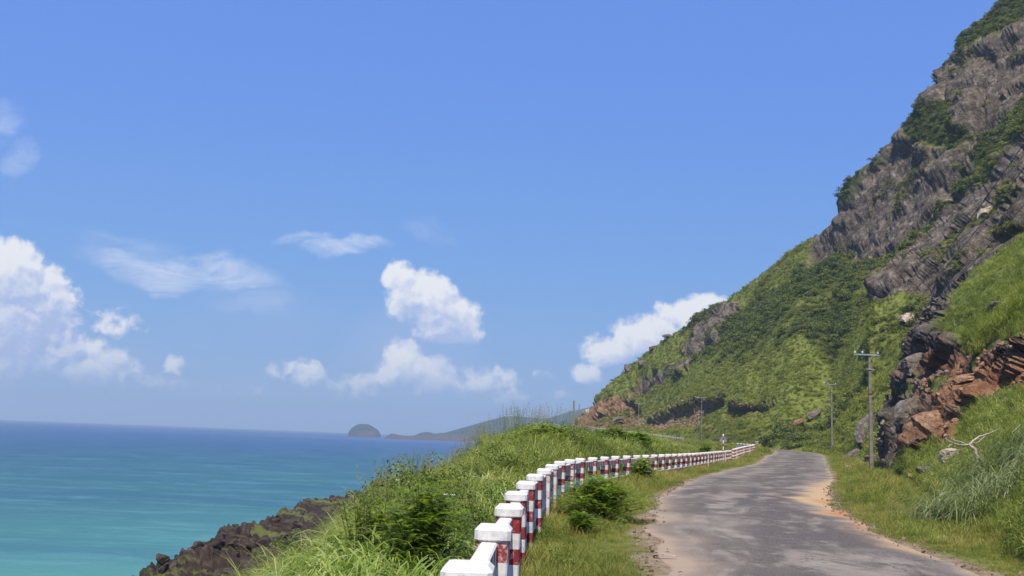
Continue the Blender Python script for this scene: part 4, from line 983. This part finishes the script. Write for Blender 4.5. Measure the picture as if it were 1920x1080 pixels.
boulder(1700,780,60,2.4,2.4,2.,'grey cracked block between the pole and the ochre block',RK_GREY,14,.6,.4,-.4,.3)
boulder(1705,600,140,4.2,2.2,3.,'pale grey boulder among dark bushes below the cliff',RK_PALE,15,.2,.3,-.3)
boulder(1868,582,57,1.9,1.3,1.6,'brown rounded boulder at the lower edge of the bright grass slope',RK_GREY,16,.7,.35,-.2)
boulder(1848,405,120,3.6,2.0,2.4,'white topped block perched on the dark cliff',RK_PALE,17,.2,.3,-.4)
boulder(410,988,108,1.05,1.35,1.1,'black rock standing upright on the crest of the lava shore',RK_LAVA,18,.2,.2,.15,.25)
boulder(1253,628,341,4.2,2.0,2.5,'dark rock highest on the skyline of the grassy ridge',RK_GREY,21,.2,.3,.1)
boulder(1205,664,347,5.6,2.6,3,'dark rock on the ridge skyline, middle one of the three',RK_GREY,22,.9,.3,.1)
boulder(1179,689,353,4.0,3.4,3,'dark rock lowest of the three on the ridge skyline',RK_GREY,23,.4,.3,.1)
boulder(1225,655,343,5.6,2.2,3,'dark flat rock just inside the ridge skyline',RK_GREY,24,.4,.3,-.3)
boulder(1524,780,172,4.4,1.6,2.2,'grey slab lying in the dark bushes above the far bend',RK_GREY,25,.4,.3,-.45)
boulder(1496,797,160,3.2,1.6,2.,'small reddish rock under the dark bushes above the far bend',RK_RED,26,.4,.3,-.45)
boulder(1424,834,139,2.1,1.3,1.4,'pale rock at the far bend beside the end of the guard rail',RK_PALE,27,.4,.3,-.25)
boulder(1333,812,232,1.6,2.,1.2,'brown rock sticking out of the bank behind the road sign',RK_RED,28,.4,.3,.4)
boulder(990,1084,9.0,.22,.10,.2,'flat grey stone at the foot of the nearest guard rail posts',RK_GREY,30,.4,.3,.0)
# rocky tip of the mountain where it meets the sky
for i,(px,py,Y,w,h,rz,ti,m_,lb) in enumerate([(1101,776,353,4,4.5,.2,.75,RK_PALE,'pale rock slab leaning on the seaward edge of the mountain foot'),(1130,772,349,5,3.2,.1,.5,RK_RED,'brown block high on the rocky tip of the mountain'),(1160,786,345,6,2.0,.6,-.35,RK_GREY,'dark slanting slab at the right of the rocky mountain tip')]):
    boulder(px,py,Y,w,h,4,lb,m_,40+i,rz,.4,ti)
# ------------------------------------------------------------------ loose rubble
def rock_proto(i):
    rg=np.random.default_rng(900+i); bm=bmesh.new(); bmesh.ops.create_icosphere(bm,subdivisions=3,radius=1.)
    co=np.array([v.co for v in bm.verts]); u=co*1.1+i*5.3; f,ck=facet(u[:,0].astype(F32),u[:,1].astype(F32),u[:,2].astype(F32),950+i,.9,.4)
    co=co*(split_planes(co,i+70,9,.5)*(1+.10*f))[:,None]*rg.uniform(.5,1.1,3)*.55
    return bm,co
def rubble_protos(name,m):
    out=[]
    for i in range(5):
        bm,co=rock_proto(i)
        for v,c_ in zip(bm.verts,co): v.co=c_
        me=bpy.data.meshes.new(f'{name}_{i:02d}'); bm.to_mesh(me); bm.free(); me.materials.append(m); out.append(bpy.data.objects.new(me.name,me))
    return protos(name,out)
def rrot(n): return RNG.uniform(0,6.283,(n,3))
P_LAVA=rubble_protos('lava_stone',RK_LAVA); P_SCR=rubble_protos('scree_stone',rockmat('scree_stone',(.08,.055,.035),(.185,.130,.080),(.36,.29,.21))); P_REDS=rubble_protos('red_stone',RK_RED); P_GRS=rubble_protos('grey_stone',RK_GREY)
vl=(GL[3]['px']>150)&(GL[3]['px']<860)&(GL[3]['lava']>.4)
p,i0,i1=surf_points(GL,9000,np.where(vl,np.clip(.5+2*fbm(GL[0]/9,GL[1]/9,GL[0]*0,3,81),0,2),0)); scatter('lava_rubble',p,P_LAVA,RNG.uniform(.15,1.,len(p))**4*1.5+.16,rrot(len(p)),5)
p,i0,i1=surf_points(GM,2600,np.where(vis,dd['scree']*np.clip(.5+2*fbm(X/7,Y/7,Z/7,3,97),0,1),0)); scatter('scree_rubble',p,P_SCR,RNG.uniform(.1,1.,len(p))**4*1.1+.20,rrot(len(p)),5)
rd_=fbm(X/4,Y/4,Z/4,3,82)
p,i0,i1=surf_points(GM,1100,np.where(vis&(dd['L']==3)&(dd['rock']>.5)&(dd['px']>1735)&(dd['py']>620),np.clip(rd_*3,0,1),0)); scatter('red_rubble',p,P_REDS,RNG.uniform(.1,1.,len(p))**4*.36+.08,rrot(len(p)),5)
p,i0,i1=surf_points(GM,900,np.where(vis&(dd['L']==3)&(dd['rock']>.5)&(dd['px']<1760),np.clip(rd_*3,0,1),0)); scatter('grey_rubble',p,P_GRS,RNG.uniform(.1,1.,len(p))**4*.5+.1,rrot(len(p)),5)
X,Y=cand(60000,9,45,-.05,.65); Z,L,off=ground(X,Y); k=(off>-.35)&(off<.5)&(L==0)&(RNG.uniform(0,1,60000)<np.where(X>rx(Y)-.5,.8,.45)*np.exp(-np.abs(off-.1)/.18))
pz=zs(Y)+.03; scatter('road_gravel',np.stack([X,Y,np.where(off<0,pz,Z+.01)],-1)[k],P_SCR,RNG.uniform(.1,1.,k.sum())**3*.07+.014,rrot(k.sum()),5)
# ------------------------------------------------------------------ bleached branch
B0=P(1833,872,24.)
def bp(px,py,dy=0.): return P(px,py,24.+dy)
branch=empty('dead_branch',B0); tag(branch,'bleached bare branch forking above the long grass on the right','branch')
def limb(name,pts,rads,parent):
    b=MB(); q=[Vector(p)-B0 for p in pts]
    fine=[];fr_=[]
    for i in range(len(q)-1):
        for k in range(4):
            f=k/4; fine.append(q[i].lerp(q[i+1],f)+Vector(RNG.normal(0,.008,3))); fr_.append(rads[i]*(1-f)+rads[i+1]*f)
    fine.append(q[-1]); fr_.append(rads[-1]); b.tube(fine,fr_,7); return b.build(name,DEADW,parent,True)
lt=limb('trunk',[bp(1836,890),bp(1834,862),bp(1829,842,.1),bp(1817,834,.2)],[.048,.042,.036,.033],branch)
l1=limb('limb',[bp(1817,834,.2),bp(1800,835),bp(1785,831,-.1),bp(1773,822,-.2)],[.030,.024,.018,.010],branch)
limb('twig',[bp(1810,831,.2),bp(1795,827,.3),bp(1776,820,.3),bp(1772,824,.3)],[.016,.012,.009,.005],l1)
limb('twig',[bp(1785,831,-.1),bp(1778,838,-.2),bp(1766,832,-.2)],[.012,.009,.005],l1)
l2=limb('limb',[bp(1817,834,.2),bp(1830,822,.3),bp(1842,816,.5),bp(1856,812,.6),bp(1864,808,.7),bp(1872,806,.7)],[.027,.022,.018,.013,.009,.005],branch)
limb('twig',[bp(1821,832,.2),bp(1836,829,.4),bp(1846,818,.5)],[.018,.014,.008],l2)
# ------------------------------------------------------------------ individual plants
def placed(q,off,sc,rz,rng):
    c,s_=math.cos(rz),math.sin(rz); Rm=np.array([[c,-s_,0],[s_,c,0],[0,0,1]]); return (q.reshape(-1,3)@Rm.T*sc+np.array(off)).reshape(-1,4,3)
def grass_clump(X,Y,rad,n,h,w,label,m=M_PAMP,seed=1,group=None,segs=7,droop=2.5,lean=.6,yr=1.):
    rg=np.random.default_rng(seed); z0=gz(X,Y); Q=[];V=[]
    a=rg.uniform(0,6.28,n); r=rad*np.sqrt(rg.uniform(0,1,n)); xs=X+r*np.cos(a); ys=Y+r*np.sin(a)*yr; zz=Hbase(xs,ys)[0]
    for i in range(n):
        q,v=blades(60,h*rg.uniform(.75,1.15),.16,w,lean,droop,segs,rg); Q.append(placed(q,(xs[i]-X,ys[i]-Y,zz[i]-z0),1.,rg.uniform(0,6.28),rg)); V.append(v)
    o=soup('grass_clump',np.concatenate(Q),np.concatenate(V),m,link=True); o.location=(X,Y,z0); tag(o,label,'grass clump',group); return o
grass_clump(10.6,21.3,1.35,44,1.55,.020,'large clump of long pale arching grass on the right bank beside the road',seed=1)
grass_clump(12.3,23.3,1.5,46,1.75,.020,'long pale grass clump behind and right of the large one, under the red bank',seed=2)
grass_clump(9.75,17.2,.35,6,.8,.016,'small tuft of long pale grass at the right edge, nearest the road',seed=3)
grass_clump(P(1850,640,52).x,52,.8,10,1.7,.035,'drooping grass clump hanging over the red bank near the right edge',M_TUS,4)
grass_clump(P(1905,660,50).x,50,.8,10,1.7,.035,'second drooping grass clump over the red bank, cut by the right edge',M_TUS,5)
def feathery(X,Y,rad,h,nst,label,seed,m=M_FEATH,lf=.012,group='feathery shrubs'):
    rg=np.random.default_rng(seed); z0=gz(X,Y); root=empty('feathery_shrub',(X,Y,z0)); tag(root,label,'shrub',group)
    Q=[];V=[]; sb=MB()
    for i in range(nst):
        az=rg.uniform(0,6.28); le=rg.uniform(.05,1.0); tip=np.array([rad*le*math.cos(az),rad*le*math.sin(az),h*(rg.uniform(.75,1.05)*(1-.62*le**2.5))])
        if i<26: sb.tube([Vector((0,0,-.05))+Vector((rg.normal(0,.05),rg.normal(0,.05),0)),Vector(tip*np.array([.45,.45,.55])),Vector(tip)],[.012,.007,.003],5)
        for k in range(11):
            t0=rg.uniform(.35,1.); base=tip*np.array([t0**1.2,t0**1.2,t0]); a2=rg.uniform(0,6.28); L=rg.uniform(.16,.30)
            d=np.array([math.cos(a2),math.sin(a2),rg.uniform(-.1,.7)]); d/=np.linalg.norm(d); sd2=np.cross(d,[0,0,1.]); sd2/=np.linalg.norm(sd2); up2=np.cross(sd2,d)
            nl=18; tt=np.repeat(np.linspace(.1,1,nl),2); sg=np.tile([-1.,1.],nl)
            pc=base+d*(tt*L)[:,None]-np.array([0,0,1.])*(.35*L*tt**2)[:,None]
            ax=sd2*sg[:,None]*.9+d*.45; ax/=np.linalg.norm(ax,axis=1,keepdims=True); ll=(lf*2.6*np.sin(np.pi*(.15+.8*tt)))[:,None]
            wv=d*lf*.42
            Q.append(np.stack([pc-wv,pc+ax*ll-wv*.4,pc+ax*ll+wv*.4,pc+wv],1)); V.append(np.full(len(pc),rg.uniform(0,1)))
    soup('foliage',np.concatenate(Q),np.concatenate(V),m,link=True,parent=root); sb.build('stem',M_STEM,root); return root
feathery(-.90,11.3,.62,1.15,170,'dark feathery shrub close behind the second and third guard rail posts',11)
feathery(-1.6,12.8,.6,.85,100,'feathery shrub further left, behind the dark one beside the near posts',12)
feathery(1.90,19.8,1.15,.86,360,'rounded feathery shrub on the road side of the guard rail',13)
feathery(1.35,17.2,.30,.40,40,'small feathery seedling in front of the rounded shrub by the rail',14)
feathery(5.7,52,1.6,1.1,200,'wide feathery shrub on the knoll above the bend of the guard rail',15,lf=.03)
feathery(1.7,42,1.7,.95,180,'feathery shrub on the middle of the knoll top',16,lf=.03)
feathery(7.6,56,1.4,1.0,110,'feathery shrub at the right end of the knoll behind the rail',17,lf=.03)
feathery(5.3,38.,.7,.9,80,'feathery shrub growing through the guard rail at its middle',18,lf=.022)
feathery(17.2,84.6,.8,1.0,60,'small bush in the gap between the two guard rails',19,lf=.04)
feathery(8.4,14.6,.45,.35,60,'low feathery plant in the verge at the lower right',20)
def leafy_shrub(X,Y,h,rad,ns,label,seed):
    rg=np.random.default_rng(seed); z0=gz(X,Y); root=empty('leafy_shrub',(X,Y,z0)); tag(root,label,'shrub'); Q=[];V=[];sb=MB()
    for i in range(ns):
        a=rg.uniform(0,6.28); le=rg.uniform(.1,1.); tip=np.array([rad*le*math.cos(a),rad*le*math.sin(a),h*rg.uniform(.6,1.05)*(1-.35*le)])
        sb.tube([Vector((0,0,-.05)),Vector(tip*np.array([.6,.6,.5])),Vector(tip)],[.012,.008,.003],5)
        n=46; tt=rg.uniform(.25,1.02,n); c=tip*np.stack([tt**1.3,tt**1.3,tt],-1); a2=rg.uniform(0,6.28,n); d=np.stack([np.cos(a2),np.sin(a2),rg.uniform(.2,1.1,n)],-1); d/=np.linalg.norm(d,axis=1,keepdims=True)
        L=(rg.uniform(.05,.10,n)*(1.25-tt*.6))[:,None]; s_=np.cross(d,[0,0,1.]); s_/=np.linalg.norm(s_,axis=1,keepdims=True)
        Q.append(np.stack([c,c+d*L*.5-s_*L*.22,c+d*L,c+d*L*.5+s_*L*.22],1)); V.append(rg.uniform(0,1,n))
    soup('foliage',np.concatenate(Q),np.concatenate(V),M_WEED,link=True,parent=root); sb.build('stem',M_STEM,root); return root
leafy_shrub(-1.75,12.6,1.30,.42,16,'upright leafy shrub with spires against the sea, left of the knoll grass',21)
leafy_shrub(-1.35,12.0,.85,.45,14,'lower leafy shrub right of the upright one against the sea',22)
leafy_shrub(-2.35,12.4,.6,.5,14,'low leafy bush left of the upright shrub above the lava shore',23)
# tall flowering weed with its pale seed head
fx0,fy0=-1.36,11.2; z0=gz(fx0,fy0); root=empty('flowering_weed',(fx0,fy0,z0)); tag(root,'single tall thin weed with a pale spreading flower head against the sea','weed')
b=MB(); b.tube([Vector((0,0,-.05)),Vector((.01,0,.5)),Vector((.03,0,1.0)),Vector((.02,0,1.28))],[.008,.007,.005,.003],5); b.build('stem',M_STEM,root)
n=46; tt=RNG.uniform(0,1,n); an=RNG.uniform(0,6.28,n); c=np.stack([.02+.17*tt*np.cos(an),.17*tt*np.sin(an),1.24+.14*tt*RNG.uniform(.2,1,n)],-1)
soup('flower_head',leafcards(c,RNG.normal(0,1,(n,3)),.009,.4),RNG.uniform(0,1,n),M_STALK,link=True,parent=root)
# cream flowers in the grass
for i,(px,py,Y,lb) in enumerate([(835,929,12.5,'cream flower left of a pair above the dark feathery shrub'),(850,930,12.6,'cream flower right of its pair above the dark feathery shrub'),(745,902,13.5,'cream flower near the top of the leafy shrub by the sea'),(890,895,17,'cream flower in the grass further up the knoll')]):
    p=P(px,py,Y); g=gz(p.x,p.y); root=empty('flower',(p.x,p.y,g)); tag(root,lb,'flower','cream flowers in the knoll grass'); hz=max(p.z-g,.3)
    b=MB(); b.tube([Vector((0,0,-.02)),Vector((.01,0,hz*.5)),Vector((0,0,hz))],[.004,.003,.002],5); b.build('stem',M_STEM,root)
    b=MB()
    for k in range(6):
        a=k*math.pi/3; b.add([(0,0,hz),(.022*math.cos(a-.5),.022*math.sin(a-.5),hz+.012),(.045*math.cos(a),.045*math.sin(a),hz+.02),(.022*math.cos(a+.5),.022*math.sin(a+.5),hz+.012)],[(0,1,2,3)])
    b.build('petals',M_FLOW,root)
# scrap of pale bark lying on the left edge of the road
p=P(1247,1043,14.); zb=float(zs(13.6))+.05; k=-(zb)/( -p.z/14.); X0,Y0=p.x/14*k,k
b=MB(); rings=[]
for i in range(9):
    f=i/8; x=-.17+.34*f; w_=.028*math.sin(math.pi*(.12+.8*f)); zz=.028*math.sin(math.pi*f)+.01*math.sin(7*f)
    rings.append([(x,-w_,zz),(x,0,zz+.014),(x,w_,zz+.004),(x,0,zz-.002)])
b.ring(rings); o=b.build('bark_scrap',DEADW,None,True); o.location=(X0,Y0,zb); o.rotation_euler=(0,0,-.15); tag(o,'curled scrap of white bark lying on the left edge of the road','bark scrap')
def tw(px,py,L,rz,lb):
    p=P(px,py,14.); Y0=float(zs(13))+.04; k=Y0/(p.z/14.); b=MB(); b.tube([(-L/2,0,.008),(0,.01,.014),(L/2,0,.007)],[.004,.006,.003],5); o=b.build('twig',M_STEM); o.location=(p.x/14*k,k,Y0); o.rotation_euler=(0,0,rz); tag(o,lb,'twig'); return o
tw(1276,1074,.10,.8,'short dark twig on the road near the bottom edge')
tw(1228,1022,.16,1.2,'thin bent dark twig beside the grass above the white bark')
tw(1252,1036,.08,0.,'tiny twig on the road just above the white bark')
# ------------------------------------------------------------------ haze
HAZE=0.00022
if HAZE>0:
    hx0,hx1,hy0,hy1,hz0,hz1=-9000,9000,-300,12000,SEA-6,190
    b=MB(); b.add([(hx0,hy0,hz0),(hx1,hy0,hz0),(hx1,hy1,hz0),(hx0,hy1,hz0),(hx0,hy0,hz1),(hx1,hy0,hz1),(hx1,hy1,hz1),(hx0,hy1,hz1)],[(3,2,1,0),(4,5,6,7),(0,1,5,4),(1,2,6,5),(2,3,7,6),(3,0,4,7)])
    m=bpy.data.materials.new('haze_air'); m.use_nodes=True; t=NT(m.node_tree); t.n.clear(); out=t.n.new('ShaderNodeOutputMaterial')
    v=t.n.new('ShaderNodeVolumePrincipled'); v.inputs['Color'].default_value=(.70,.87,1,1); v.inputs['Density'].default_value=HAZE; v.inputs['Anisotropy'].default_value=.2
    t.l.new(v.outputs[0],out.inputs['Volume']); o=b.build('haze',m); tag(o,kind='stuff')
scene.cycles.volume_bounces=0; scene.cycles.max_bounces=6; scene.cycles.transparent_max_bounces=4
